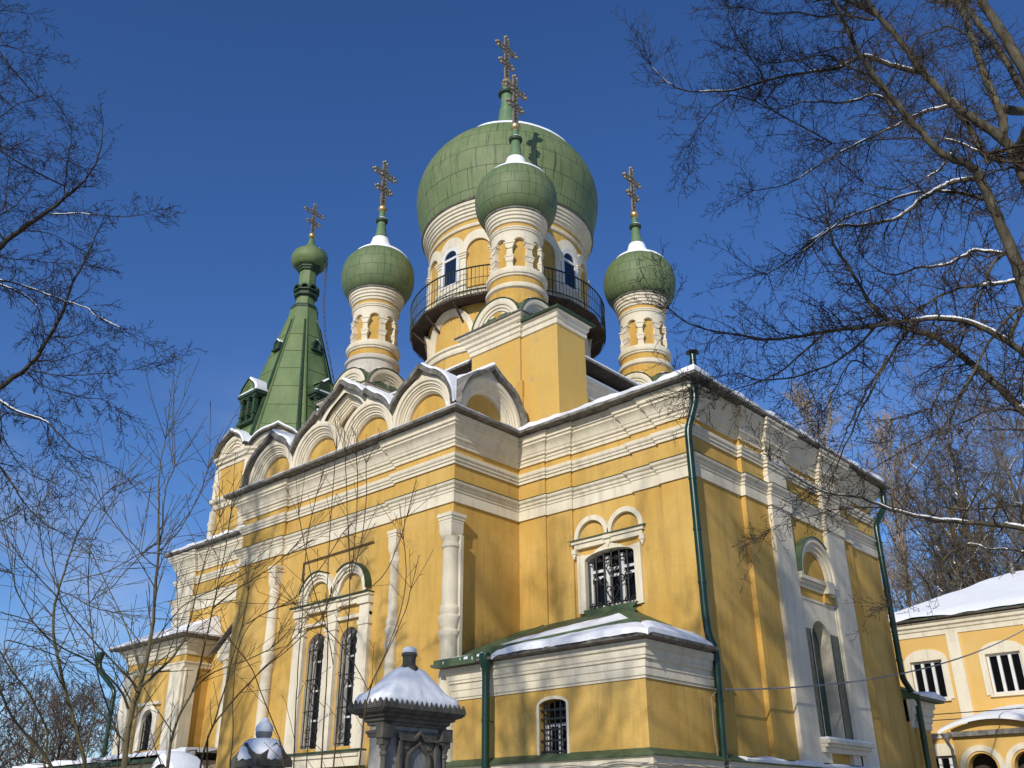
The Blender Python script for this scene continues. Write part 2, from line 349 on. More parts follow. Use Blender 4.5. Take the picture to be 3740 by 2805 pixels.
def snow_strip(mb, path, o0, o1, z, th, lip=0.05, step=0.14):
    P = densify(path, step); vs = []; k = 7; n = len(P)
    for i, p in enumerate(P):
        p = Vector(p)
        d0 = p - Vector(P[i - 1]) if i else None; d1 = Vector(P[i + 1]) - p if i < n - 1 else None
        ns = [Vector((d.y, -d.x)).normalized() for d in (d0, d1) if d is not None]
        b = ns[0] + ns[-1]; o = b / max(b.length_squared / 2, 0.25)
        t_ = th * (1 + 0.42 * wob(p.x * 1.6, p.y * 1.6)); l = lip * (1 + 1.1 * wob(p.x * 3.1 + 4, p.y * 3.1)); e = o1 + l
        for off, zz in ((o0, z), (o0, z + t_ * 1.15), (o0 + (e - o0) * 0.55, z + t_ * 1.05), (e - 0.05, z + t_ * 0.9), (e, z + t_ * 0.45), (e - 0.025, z - 0.015), (e - 0.12, z)):
            vs.append((p.x + o.x * off, p.y + o.y * off, zz))
    fs = [(i * k + q, (i + 1) * k + q, (i + 1) * k + q + 1, i * k + q + 1) for i in range(n - 1) for q in range(k - 1)]
    fs += [tuple(range(k)), tuple((n - 1) * k + q for q in range(k))[::-1]]
    mb.add(vs, fs)
# ------------------------------------------------------------ ground
def ground():
    g = MB('ground'); k = 40; R = 900.0
    xs = [(-1 if i < k else 1) * R * (abs(i - k) / k) ** 2.2 for i in range(2 * k + 1)]
    vs = [(x - 8, y, (0.10 * wob(x * .3, y * .3) if abs(x) + abs(y) < 90 else 0.25 * wob(x * .02, y * .02))) for y in xs for x in xs]
    n = 2 * k + 1
    g.add(vs, [(j * n + i, j * n + i + 1, (j + 1) * n + i + 1, (j + 1) * n + i) for j in range(n - 1) for i in range(n - 1)])
    tag(obj('snowy_ground', g, None, (0, 0, -0.12)), kind='structure')
ground()

# ------------------------------------------------------------ church
church = empty('church', (-10.7, 5.2, 0), 'large yellow church with white mouldings, green onion domes and a green tent-roofed bell tower', 'church')
OFF = Vector((10.7, -5.2, 0))
def part(name, mb, loc=(0, 0, 0), parent=None, smooth=35):
    # coordinates of church parts are world coordinates; the part hangs under the church
    o = obj(name, mb, church if parent is None else parent, loc if parent is not None else tuple(Vector(loc) + OFF), smooth)
    return o
PLAN = [(-24.2, 10.9), (-24.2, -0.12), (-22.9, -0.12), (-22.9, 0), (-15.7, 0), (-15.7, -2.56), (-13.35, -2.56), (-13.35, -2.47), (-8.1, -2.47), (-8.1, -2.56), (-5.71, -2.56),
        (-5.71, 0), (-4.74, 0), (-4.74, .06), (-3.86, .06), (-3.86, .12), (-1.8, .12), (-1.8, .06), (-.95, .06), (-.95, 0), (0, 0),
        (0, 2.25), (.13, 2.25), (.13, 3.42), (.25, 3.42), (.25, 4.45), (.13, 4.45), (.13, 6.65), (.25, 6.65), (.25, 7.8), (.13, 7.8), (.13, 8.62), (0, 8.62), (0, 10.9),
        (-5.71, 10.9), (-5.71, 13.4), (-15.7, 13.4), (-15.7, 10.9)]
EAVE = [(-24.2, 10.9), (-24.2, 0), (-15.7, 0), (-15.7, -2.56), (-5.71, -2.56), (-5.71, 0), (0.05, 0), (0.05, 10.9), (-5.71, 10.9), (-5.71, 13.4), (-15.7, 13.4), (-15.7, 10.9)]
WIN_T = [(-11.70, -10.84, 3.56, 6.22, .44), (-10.22, -9.38, 3.56, 6.22, .44)]
WIN_M = (-3.47, -1.92, 6.58, 7.82, .20)
NICHE = (4.95, 6.05, 3.62, 6.05, .62)
def walls():
    wl = MB('yellow', 'white')
    L = len(PLAN)
    for i in range(L):
        a = Vector((*PLAN[i], 0)); b = Vector((*PLAN[(i + 1) % L], 0)); d = b - a
        nrm = Vector((d.y, -d.x, 0)).normalized(); ux = d.normalized(); ops = []; n0 = 0.0
        white = (PLAN[i], PLAN[(i + 1) % L]) in [((.25, 3.42), (.25, 4.45)), ((.25, 6.65), (.25, 7.8)), ((.13, 3.42), (.25, 3.42)), ((.13, 6.65), (.25, 6.65)), ((-24.2, -.12), (-22.9, -.12))]
        wl.use('white' if white else 'yellow')
        if abs(d.y) < 1e-6 and d.x > 0:
            F = lambda u, v, n, a=a: Vector((u, a.y - n, v)); u0, u1 = a.x, b.x
            if PLAN[i] == (-13.35, -2.47): ops = WIN_T
            if PLAN[i] == (-3.86, .12): ops = [WIN_M]
        elif abs(d.x) < 1e-6 and d.y > 0:
            F = lambda u, v, n, a=a: Vector((a.x + n, u, v)); u0, u1 = a.y, b.y
            if PLAN[i] == (.13, 4.45): ops = [NICHE]
        else:
            F = lambda u, v, n, a=a, ux=ux, nrm=nrm: a + ux * u + nrm * n + Vector((0, 0, v)); u0, u1 = 0.0, d.length
        wall_sheet(wl, F, u0, u1, 2.9, 11.75, ops, 0.0, 0.34, 'white')
    return part('wall', wl)
wall = walls()
# white string courses and the crowning cornice, mitred round every break of the wall
LOWC = [(0, 9.33), (.05, 9.33), (.05, 9.60), (.075, 9.62), (.075, 9.67), (.11, 9.70), (.12, 9.76), (.17, 9.80), (.19, 9.86)]
LOWD = [(.19, 9.86), (.20, 9.885), (0, 9.93)]
MIDC = [(0, 10.40), (.05, 10.40), (.05, 10.47), (.085, 10.49), (.085, 10.54), (.12, 10.58), (.13, 10.63), (.13, 10.67), (0, 10.71)]
CRWN = [(0, 10.90), (.05, 10.90), (.05, 10.98), (.08, 11.00), (.08, 11.06), (.13, 11.09), (.14, 11.16), (.16, 11.18), (.19, 11.28), (.26, 11.38), (.29, 11.40), (.29, 11.45), (.34, 11.48), (.34, 11.56), (.38, 11.59), (.39, 11.66), (0, 11.66)]
mb = MB('white', 'green_dark'); mb.sweep(PLAN, LOWC, True); mb.use('green_dark'); mb.sweep(PLAN, LOWD, True); part('string_course', mb, smooth=25)
mb = MB('white'); mb.sweep(PLAN, MIDC, True); part('string_course', mb, smooth=25)
mb = MB('white'); mb.sweep(PLAN, CRWN, True); part('cornice', mb, smooth=25)
mb = MB('grey'); mb.sweep(EAVE, [(.2, 11.665), (.30, 11.68), (.54, 11.70), (.585, 11.70), (.585, 11.775), (.2, 11.86)], True); part('eaves', mb)
mb = MB('snow')
snow_strip(mb, EAVE[0:3], .16, .57, 11.79, .11); snow_strip(mb, [(-15.7, -2.5), (-15.7, -2.56), (-5.71, -2.56), (-5.71, 0)], .16, .54, 11.785, .06, .025)
snow_strip(mb, [(-5.71 + .1, 0), (0.05, 0), (0.05, 10.9)], .12, .575, 11.785, .12, .035); part('eaves_snow', mb, smooth=60)
def roofs():
    r = MB('roof_green'); z0 = 11.86
    def hip(P, Q): r.add(P + Q, [(i, (i + 1) % 4, 4 + (i + 1) % 4, 4 + i) for i in range(4)] + [(4, 5, 6, 7)])
    hip([(-6.2, -.4, z0), (.45, -.4, z0), (.45, 11.3, z0), (-6.2, 11.3, z0)], [(-6.2, 2.4, 13.4), (-4.6, 4.6, 13.5), (-4.6, 6.4, 13.5), (-6.2, 8.3, 13.4)])
    hip([(-24.6, -.4, z0), (-14.5, -.4, z0), (-14.5, 11.3, z0), (-24.6, 11.3, z0)], [(-22.5, 2.9, 13.6), (-14.5, 2.9, 13.6), (-14.5, 7.9, 13.6), (-22.5, 7.9, 13.6)])
    hip([(-15.6, 8.5, z0), (-5.8, 8.5, z0), (-5.8, 13.5, z0), (-15.6, 13.5, z0)], [(-14, 8.6, 14), (-7.4, 8.6, 14), (-7.4, 12.5, 13), (-14, 12.5, 13)])
    o = part('roof', r, smooth=0)
    s = MB('snow'); s.v = [(x, y, z + .07) for x, y, z in r.v]; s.f = [list(f) for f in r.f]; s.k = [0] * len(s.f)
    obj('roof_snow', s, o, smooth=0)
roofs()
# plinth with green sloping ledge
def plinth():
    PL = [(-24.2, 10.9), (-24.2, -0.12), (-15.7, -.12), (-15.7, -2.56), (-5.71, -2.56), (-5.71, 0), (.13, 0), (.13, 10.9), (-5.71, 10.9), (-5.71, 13.4), (-15.7, 13.4), (-15.7, 10.9)]
    AN = [(-5.36, -2.0), (-5.36, -2.75), (.1, -2.75), (.1, .4)]
    p = MB('yellow', 'white', 'roof_green', 'snow')
    for path, cl in ((PL, True), (AN, False)):
        p.use('yellow'); p.sweep(path, [(.14, 0), (.14, 2.55)], cl, False)
        p.use('white'); p.sweep(path, [(.14, 2.55), (.17, 2.56), (.17, 2.66), (.21, 2.69), (.21, 2.80), (.24, 2.83)], cl, False)
        p.use('roof_green'); p.sweep(path, [(.24, 2.83), (.28, 2.835), (.285, 2.86), (0, 3.0)], cl, False)
    p.use('snow'); snow_strip(p, [(.13, .45), (.13, 10.9)], .02, .27, 2.88, .09, .03)
    part('plinth', p)
plinth()

# ------------------------------------------------------------ windows
def scroll(c, r, turns, F, n, start=0.0, sgn=1, k=22):
    out = []
    for i in range(k + 1):
        q = i / k; a = start + sgn * turns * 2 * pi * q; rr = r * (1 - 0.8 * q)
        out.append(F(c[0] + rr * cos(a), c[1] + rr * sin(a), n))
    return out
def big_window():
    F = south(.12); a, b, bo, sp, ri = WIN_M
    fr = MB('white')
    H = head(a, b, sp, ri, 16)
    out = [(-3.70, 6.50), (-3.70, 7.98), (-3.30, 7.98), (-3.05, 8.10), (-2.7, 8.20), (-2.35, 8.10), (-2.1, 7.98), (-1.70, 7.98), (-1.70, 6.50)]
    # flat white surround with a shouldered head
    fr.fbox(F, -3.70, a, 6.50, 8.0, 0.003, .095); fr.fbox(F, b, -1.70, 6.50, 8.0, .003, .095)
    up = [(a, 7.98), (-3.22, 7.98), (-3.05, 8.08), (-2.695, 8.19), (-2.34, 8.08), (-2.17, 7.98), (b, 7.98)]
    fr.prism(F, H + up[::-1], .004, .092)
    fr.fbox(F, -3.70, -3.62, 6.50, 8.0, .095, .12); fr.fbox(F, -1.78, -1.70, 6.50, 8.0, .095, .12)
    w_ = part('window', fr)
    g = MB('glass'); pane(g, F, a, b, bo, sp, ri, -.20); obj('pane', g, w_)
    j = MB('joinery')
    for u0, u1 in ((a, a + .08), (b - .08, b), (-2.98, -2.86), (-2.50, -2.40)): j.fbox(F, u0, u1, bo, sp + .1, -.19, -.13)
    for z in (6.60, 7.35, 7.52): j.fbox(F, a, b, z, z + .07, -.188, -.135)
    obj('frame', j, w_)
    g = MB('iron'); n = -.02
    for i in range(7):
        u = a + .04 + (b - a - .08) * i / 6; g.tube([F(u, bo + .03, n), F(u, sp + ri * sin(pi * i / 6) * .9, n)], .02, 6)
    for z in (6.66, 7.78): g.tube([F(a + .02, z, n), F(b - .02, z, n)], .02, 6)
    c = (a + b) / 2
    for s_ in (-1, 1):
        for cx, cz, r in ((c + s_ * .5, 7.28, .10), (c + s_ * .28, 7.24, .09)): g.tube([F(cx + r * cos(q * pi / 8), cz + r * sin(q * pi / 8), n) for q in range(17)], .018, 5)
        g.tube([F(c, 6.72, n)] + [F(c + s_ * x, z, n) for x, z in ((.14, 6.88), (.20, 7.02), (.13, 7.10), (.04, 7.04), (.06, 6.98))], .018, 5)
        g.tube([F(c, 7.36, n)] + [F(c + s_ * x, z, n) for x, z in ((.10, 7.44), (.17, 7.56), (.12, 7.64), (.04, 7.60))], .018, 5)
        for cx in (.15, .42, .62):
            g.tube(scroll((c + s_ * cx, 6.68), .085, 1.2, F, n, 0, s_), .017, 5); g.tube(scroll((c + s_ * cx, 7.80), .075, 1.2, F, n, 0, -s_), .013, 5)
    obj('grille', g, w_)
    # pair of blind arches on a lead-covered shelf
    m = MB('white', 'roof_green'); F = south(.06)
    for cx in (-3.22, -2.14):
        m.use('white'); m.arch(F, cx, 8.45, [(.56, -.06), (.56, .05), (.43, .05), (.43, -.06)], 22)
    m.fbox(F, -3.78, -1.62, 8.18, 8.37, -.06, .055); m.fbox(F, -3.86, -1.56, 8.31, 8.40, -.06, .10)
    for cx in (-3.80, -1.64): m.fbox(F, cx - .06, cx + .08, 8.06, 8.19, -.06, .08); m.prism(F, [(cx - .06, 8.06), (cx + .08, 8.06), (cx + .01, 7.92)], -.06, .06)
    m.fbox(F, -2.80, -2.56, 8.28, 8.375, -.06, .12); m.prism(F, [(-2.82, 8.29), (-2.54, 8.29), (-2.68, 8.06)], -.06, .07)
    m.use('roof_green'); m.prism(frame((-3.94, .12, 0), (0, -1, 0), (1, 0, 0)), [(0, 8.45), (.20, 8.39), (.20, 8.415), (0, 8.48)], 0, 2.42)
    part('window_hood', m)
big_window()
def twin_window():
    F = south(-2.47); F2 = south(-2.56)
    m = MB('white', 'green_dark', 'yellow')
    x0, x1 = -12.26, -8.90
    for a, b in ((x0, -11.78), (-10.76, -10.30), (-9.30, x1)): # pilasters of the surround
        m.fbox(F, a, b, 3.45, 7.20, 0.003, .13); m.fbox(F, a - .03, b + .03, 6.62, 6.74, .003, .16)
        m.fbox(F, a - .04, b + .04, 7.18, 7.36, .003, .19)
    m.fbox(F, x0, x1, 7.24, 7.40, .002, .14); m.fbox(F, x0, x1, 6.86, 6.95, .002, .10)
    m.fbox(F, x0 - .06, x1 + .04, 7.40, 7.46, .002, .22)
    for cx in (-11.28, -9.80):
        m.arch(F, cx, 7.60, [(.80, 0), (.80, .20), (.72, .20), (.71, .15), (.63, .15), (.62, .10), (.54, .10), (.53, .03), (.53, 0)], 24, stilt=.12)
    m.use('green_dark')
    for cx, q0, q1 in ((-11.28, .35 * pi, pi * .9), (-9.80, 0, pi * .72)): m.arch(F, cx, 7.60, [(.80, 0.02), (.80, .24), (.835, .24), (.835, 0.02)], 20, q0, q1)
    m.fbox(F, x0 - .16, -10.72, 7.462, 7.50, .002, .27); m.fbox(F, -10.32, x1 + .05, 7.462, 7.50, .002, .27); m.fbox(F, -10.80, -10.24, 7.463, 7.505, .002, .31)
    m.fbox(F, x0 - .1, x1 + .1, 3.40, 3.45, 0, .30)
    m.use('white'); m.fbox(F, x0 - .1, x1 + .1, 3.05, 3.40, .002, .22); m.fbox(F, x0 - .05, x1 + .05, 3.28, 3.33, .002, .27)
    s_ = part('window_surround', m)
    for op in WIN_T:
        a, b, bo, sp, ri = op
        f = MB('joinery'); f.arch(F, (a + b) / 2, sp, [((b - a) / 2, -.33), ((b - a) / 2, -.20), ((b - a) / 2 - .07, -.20), ((b - a) / 2 - .07, -.33)], 20, stilt=sp - bo)
        f.fbox(F, (a + b) / 2 - .035, (a + b) / 2 + .035, bo, sp + ri - .05, -.32, -.26)
        for z in (4.3, 5.1, 5.9): f.fbox(F, a, b, z, z + .05, -.32, -.27)
        w_ = part('window', f)
        g = MB('glass'); pane(g, F, a, b, bo, sp, ri, -.33); obj('pane', g, w_)
        g = MB('iron'); n = -.05; c = (a + b) / 2
        for i in range(5): u = a + .05 + (b - a - .1) * i / 4; g.tube([F(u, bo + .02, n), F(u, sp + ri * .95 * sin(pi * (i + .35) / 4.7), n)], .018, 5)
        for z in (3.64, 4.55, 5.4, 6.2): g.tube([F(a, z, n), F(b, z, n)], .018, 5)
        for s2 in (-1, 1):
            for z in (3.82, 4.05, 6.0, 6.3): g.tube(scroll((c + s2 * .20, z), .11, 1.3, F, n, pi / 2, s2), .016, 5)
            g.tube([F(c, 4.65, n)] + [F(c + s2 * x, z, n) for x, z in ((.16, 4.8), (.2, 5.0), (.1, 5.2), (0, 5.3))], .015, 5)
        obj('grille', g, w_)
    # iron bar over the window with its bracket
    b_ = MB('brown'); b_.tube([F(-12.2, 8.86, .05), F(-8.95, 8.90, .05)], .02, 6); b_.tube([F(-12.2, 8.87, .05), F(-12.22, 8.3, .05)], .02, 6); part('iron_bar', b_)
twin_window()
def columns():
    for x, y, r, full in ((-5.75, -2.58, .22, True), (-13.5, -2.56, .17, False), (-7.92, -2.56, .155, False)):
        c = MB('white'); z0 = 2.98
        zt = 8.97 if full else 8.95
        k = r / .22
        c.lathe((x, y, 0), [(r * 1.06, z0), (r * 1.06, 5.80), (r * 1.16, 5.84), (r * 1.30, 5.92), (r * 1.28, 5.98), (r * 1.02, 6.02), (r * 1.22, 6.20), (r * 1.34, 6.30), (r * 1.30, 6.34), (r * 1.08, 6.38),
                            (r * 1.12, 6.42), (r * 1.20, 6.50), (r * 1.14, 6.58), (r, 6.62), (r * .93, 8.06), (r * 1.08, 8.10), (r * 1.08, 8.16), (r * .96, 8.2), (r * .96, 8.26), (r * 1.2, 8.36)], 22)
        h = r * 1.04
        c.lathe((x, y, 0), [(h * .85, 8.20), (h * 1.2, 8.42), (h * 1.36, 8.50), (h * 1.36, 8.72)], 4, pi / 4, pi / 4 + 2 * pi)
        for q, (z, e) in enumerate(((8.72, .99), (8.80, 1.07), (8.88, 1.18))): c.box(x - h * e, y - h * e, z, x + h * e, y + h * e, z + .09)
        part('column', c)
    c = MB('white'); c.box(-5.71, -2.50, 5.4, -5.475, -2.40, 8.4); c.box(-5.71, -2.50, 3.0, -5.46, -2.40, 5.4); part('corner_strip', c)
    # column with a small gabled hood west of the transept
    c = MB('white', 'grey'); c.lathe((-19.5, -.1, 0), [(.24, 3.0), (.24, 6.7), (.31, 6.8), (.28, 6.9), (.34, 7.05)], 20); c.box(-19.86, -.45, 7.05, -18.3, 0, 7.22)
    c.prism(south(0), [(-20.2, 7.22), (-18.2, 7.22), (-18.2, 7.44), (-19.2, 8.16), (-20.2, 7.44)], .002, .30); c.prism(south(0), [(-20.0, 7.36), (-18.4, 7.36), (-19.2, 7.98)], .30, .34); c.use('grey'); c.prism(south(0), [(-20.42, 7.40), (-19.2, 8.26), (-18.0, 7.40), (-18.0, 7.45), (-19.2, 8.32), (-20.42, 7.45)], .002, .46); part('hooded_column', c)
columns()
def east_face():
    F = east(.13)
    m = MB('white', 'mosaic', 'yellow', 'snow', 'roof_green')
    # icon panel: sill, jambs, small cornice and arch above
    m.use('mosaic'); m.fbox(F, 4.50, 4.93, 3.62, 6.30, .002, .03); m.fbox(F, 6.08, 6.60, 3.62, 6.30, .002, .03)
    m.use('white'); H = [q for q in head(NICHE[0], NICHE[1], NICHE[3], NICHE[4], 24) if q[1] > 6.30]; m.prism(F, [(4.47, 6.30)] + [(H[0][0], 6.30)] + H + [(H[-1][0], 6.30)] + [(6.63, 6.30), (6.63, 7.10), (4.47, 7.10)], .002, .035)
    m.fbox(F, 4.46, 4.52, 3.6, 7.1, .003, .06); m.fbox(F, 6.58, 6.64, 3.6, 7.1, .003, .06); m.fbox(F, 4.46, 6.64, 7.06, 7.12, .003, .06)
    m.use('yellow'); m.fbox(F, 4.47, 6.63, 7.12, 7.38, .002, .05)
    m.fbox(F, 5.9, 6.25, 7.12, 7.38, .05, .12)
    m.use('white')
    for z0, z1, d in ((7.36, 7.46, .10), (7.46, 7.56, .15), (7.56, 7.66, .22)): m.fbox(F, 4.46, 6.64, z0, z1, .002, d)
    m.fbox(F, 5.88, 6.27, 7.36, 7.68, .02, .28)
    m.arch(F, 5.55, 7.75, [(1.08, 0), (1.08, .22), (.96, .22), (.95, .16), (.84, .16), (.83, .10), (.74, .10), (.72, .02)], 26, stilt=.08)
    m.use('roof_green'); m.arch(F, 5.55, 7.75, [(1.08, 0.02), (1.08, .25), (1.12, .25), (1.12, .02)], 26, pi * .30, pi)
    m.use('white')
    m.fbox(F, 4.42, 6.95, 3.24, 3.36, .002, .22); m.fbox(F, 4.40, 7.0, 3.36, 3.44, .002, .30); m.fbox(F, 4.38, 7.05, 3.44, 3.54, .002, .38)
    m.fbox(F, 4.46, 4.95, 3.0, 3.24, .002, .12); m.fbox(F, 6.2, 6.75, 3.0, 3.24, .002, .12)
    m.use('snow'); m.fbox(F, 4.40, 7.03, 3.54, 3.585, .003, .34)
    o = part('icon_surround', m)
    g = MB('mosaic', 'white'); pane(g, F, *NICHE, -.30); obj('mosaic_panel', g, o)
    # lining of the niche
    g = MB('white'); g.arch(F, 5.5, NICHE[3], [(.63, .001), (.63, .03), (.53, .03), (.53, -.3)], 20, stilt=NICHE[3] - NICHE[2]); obj('niche_lining', g, o)
    # white heads of the pilasters and the jambs facing the sun
    q = MB('white')
    for a, b in ((3.42, 4.45), (6.65, 7.8)):
        q = MB('white'); q.fbox(east(.25), a - .003, b + .003, 9.95, 10.9, -.12, .012); part('pilaster_head', q)
east_face()

# ------------------------------------------------------------ annex in the corner of transept and apse
def annex():
    F = south(-2.75); G = east(.1)
    op = (-2.70, -1.94, 2.90, 3.97, .12)
    wl = MB('yellow'); wall_sheet(wl, F, -5.36, .1, 2.9, 4.4, [op], 0, .3); wall_sheet(wl, G, -2.75, 0.05, 2.9, 4.4)
    wl.box(-5.36, -2.7, 2.9, -5.3, -2.5, 4.4)
    a = part('annex_wall', wl)
    path = [(-5.36, -2.55), (-5.36, -2.75), (.1, -2.75), (.1, -.12)]
    c = MB('white'); c.sweep(path, [(0, 4.30), (.03, 4.30), (.03, 4.34), (.055, 4.36), (.055, 4.50), (.075, 4.52), (.075, 4.65), (.115, 4.67), (.115, 4.72), (.135, 4.74), (.135, 4.86), (.18, 4.89), (.19, 4.98), (.2, 5.02), (0, 5.02)]); obj('cornice', c, a, smooth=25)
    path = path[:3] + [(.1, -.5)]; c = MB('grey', 'roof_green'); c.sweep(path, [(.1, 5.022), (.36, 5.045), (.40, 5.055), (.42, 5.12), (.1, 5.2)]); obj('eaves', c, a)
    r = MB('roof_green')
    A, B_, C, D, E_ = (-5.70, .1, 6.38), (-2.3, .1, 6.50), (.52, -3.18, 5.11), (-5.60, -3.18, 5.11), (.34, -.42, 5.14)
    D2 = (-5.70, -2.5, 5.36)
    r.add([A, B_, C, D, D2], [(0, 4, 3, 2, 1)]); r.add([B_, C, E_, (-.1, .1, 5.45)], [(0, 1, 2, 3)])
    for x in (-4.9, -4.1, -3.3, -2.5):     # standing seams
        for y0, y1 in ((-3.1, 0),):
            z = lambda y: 5.11 + (y + 3.18) * .39
            r.add([(x, y0, z(y0)), (x, y1, z(y1)), (x + .02, y1, z(y1) + .05), (x + .02, y0, z(y0) + .05), (x + .04, y1, z(y1)), (x + .04, y0, z(y0))], [(0, 1, 2, 3), (3, 2, 4, 5)])
    # upright snow guard running up to the hip, small saddle under the big window
    P = [(-4.05, -3.14), (-2.6, -2.84), (-1.2, -2.50), (-.35, -2.2)]
    r.sweep(P, [(0, 5.14), (.02, 5.3), (-.02, 5.3)], False, False)
    for i, (x, y) in enumerate(P): pass
    r.v[-12:] = [(x, y, z + .39 * (y + 3.14)) for x, y, z in r.v[-12:]]
    r.prism(south(.10), [(-3.5, 6.28), (-1.9, 6.28), (-2.02, 6.44), (-1.86, 6.56), (-3.54, 6.56), (-3.46, 6.42)], 0, .12)
    r.add([(-3.5, 0, 6.42), (-1.9, 0, 6.42), (-1.75, -.4, 6.17), (-3.8, -.4, 6.17)], [(0, 1, 2, 3)])
    # the left end of the gutter
    r.box(-5.62, -3.20, 5.02, -4.25, -3.14, 5.20)
    ro = obj('roof', r, a, smooth=20)
    s = MB('snow')
    def patch(P00, P10, P11, P01, th, nu=46, nv=14):
        vs = []; 
        for j in range(nv + 1):
            for i in range(nu + 1):
                u = i / nu; v = j / nv
                p = (Vector(P00) * (1 - u) + Vector(P10) * u) * (1 - v) + (Vector(P01) * (1 - u) + Vector(P11) * u) * v
                ed = min(1, min(u, 1 - u) * 9, (v * 5 + .55), (1 - v) * 6)
                h = th * max(0, ed) ** .6 * (1 + .16 * wob(p.x * 1.5, p.y * 1.5)) + .015
                vs.append((p.x, p.y - (0.05 * wob(p.x * 2.6, 3) if j == 0 else 0), p.z + h))
        low = [(x, y, z - .03 - th * .9) if False else (x, y, z - th) for x, y, z in vs[:nu + 1]]
        o = len(vs); n = nu + 1
        s.add(vs + low, [(j * n + i, j * n + i + 1, (j + 1) * n + i + 1, (j + 1) * n + i) for j in range(nv) for i in range(nu)] + [(i, i + 1, o + i + 1, o + i) for i in range(nu)])
    zr = lambda y: 5.11 + (y + 3.18) * .39
    patch((-3.75, -3.2, 5.12), (.54, -3.2, 5.13), (-.25, -2.22, zr(-2.22)), (-2.9, -2.84, zr(-2.84)), .11)
    patch((-4.5, -2.95, zr(-2.95)), (-.35, -2.15, zr(-2.15)), (-2.05, -.22, zr(-.22)), (-4.2, -1.75, zr(-1.75)), .08)
    patch((.53, -3.2, 5.13), (.36, -.45, 5.15), (-.35, -.02, 5.52), (-.28, -2.25, 5.50), .11)
    patch((-5.3, -3.19, 5.12), (-4.3, -3.19, 5.12), (-4.3, -3.05, 5.17), (-5.2, -3.05, 5.17), .06, 14, 4)
    obj('roof_snow', s, a, smooth=70)
    f = MB('white'); H = head(op[0], op[1], op[3], op[4])
    f.prism(F, [(op[0] - .07, 2.96), (op[0], 2.96)] + H + [(op[1], 2.96), (op[1] + .06, 2.96)] + head(op[0] - .07, op[1] + .06, op[3], .19)[::-1], .002, .03)
    w_ = part('window', f)
    g = MB('glass'); pane(g, F, *op, -.29); obj('pane', g, w_)
    j = MB('joinery')
    for u0, u1 in ((op[0], op[0] + .1), (-2.36, -2.30), (op[1] - .05, op[1])): j.fbox(F, u0, u1, 2.9, 3.62, -.28, -.2)
    for z in (2.95, 3.56): j.fbox(F, op[0], op[1], z, z + .06, -.278, -.205)
    obj('frame', j, w_)
    g = MB('iron')
    for i in range(5): u = op[0] + .06 + i * .155; g.fbox(F, u, u + .035, 2.88, 4.04, -.06, -.045)
    for z in (3.02, 3.24, 3.46, 3.68, 3.86): g.fbox(F, op[0] - .01, op[1] + .01, z, z + .045, -.045, -.03)
    obj('grille', g, w_)
    # same annex on the far side, seen past the corner of the east wall
    b = MB('yellow'); b.box(-5.5, 10.9, 0, .1, 12.45, 4.4); b.use('white')
    n = part('annex_wall', b)
    c = MB('white'); c.sweep([(.1, 10.9), (.1, 12.45), (-5.5, 12.45)], [(0, 4.22), (.05, 4.24), (.05, 4.42), (.09, 4.45), (.09, 4.6), (.14, 4.63), (.14, 4.82), (.2, 4.86), (.2, 5.02), (0, 5.03)]); obj('cornice', c, n, smooth=25)
    r = MB('roof_green'); r.prism(south(0), [(-5.5, 5.03), (.52, 5.03), (.52, 5.12), (-1.5, 6.0), (-5.5, 6.0)], -10.9, -12.9); obj('roof', r, n)
    s = MB('snow'); snow_strip(s, [(.1, 10.92), (.1, 12.5), (-5.5, 12.5)], -.5, .44, 5.11, .16, .05); obj('roof_snow', s, n, smooth=60)
annex()
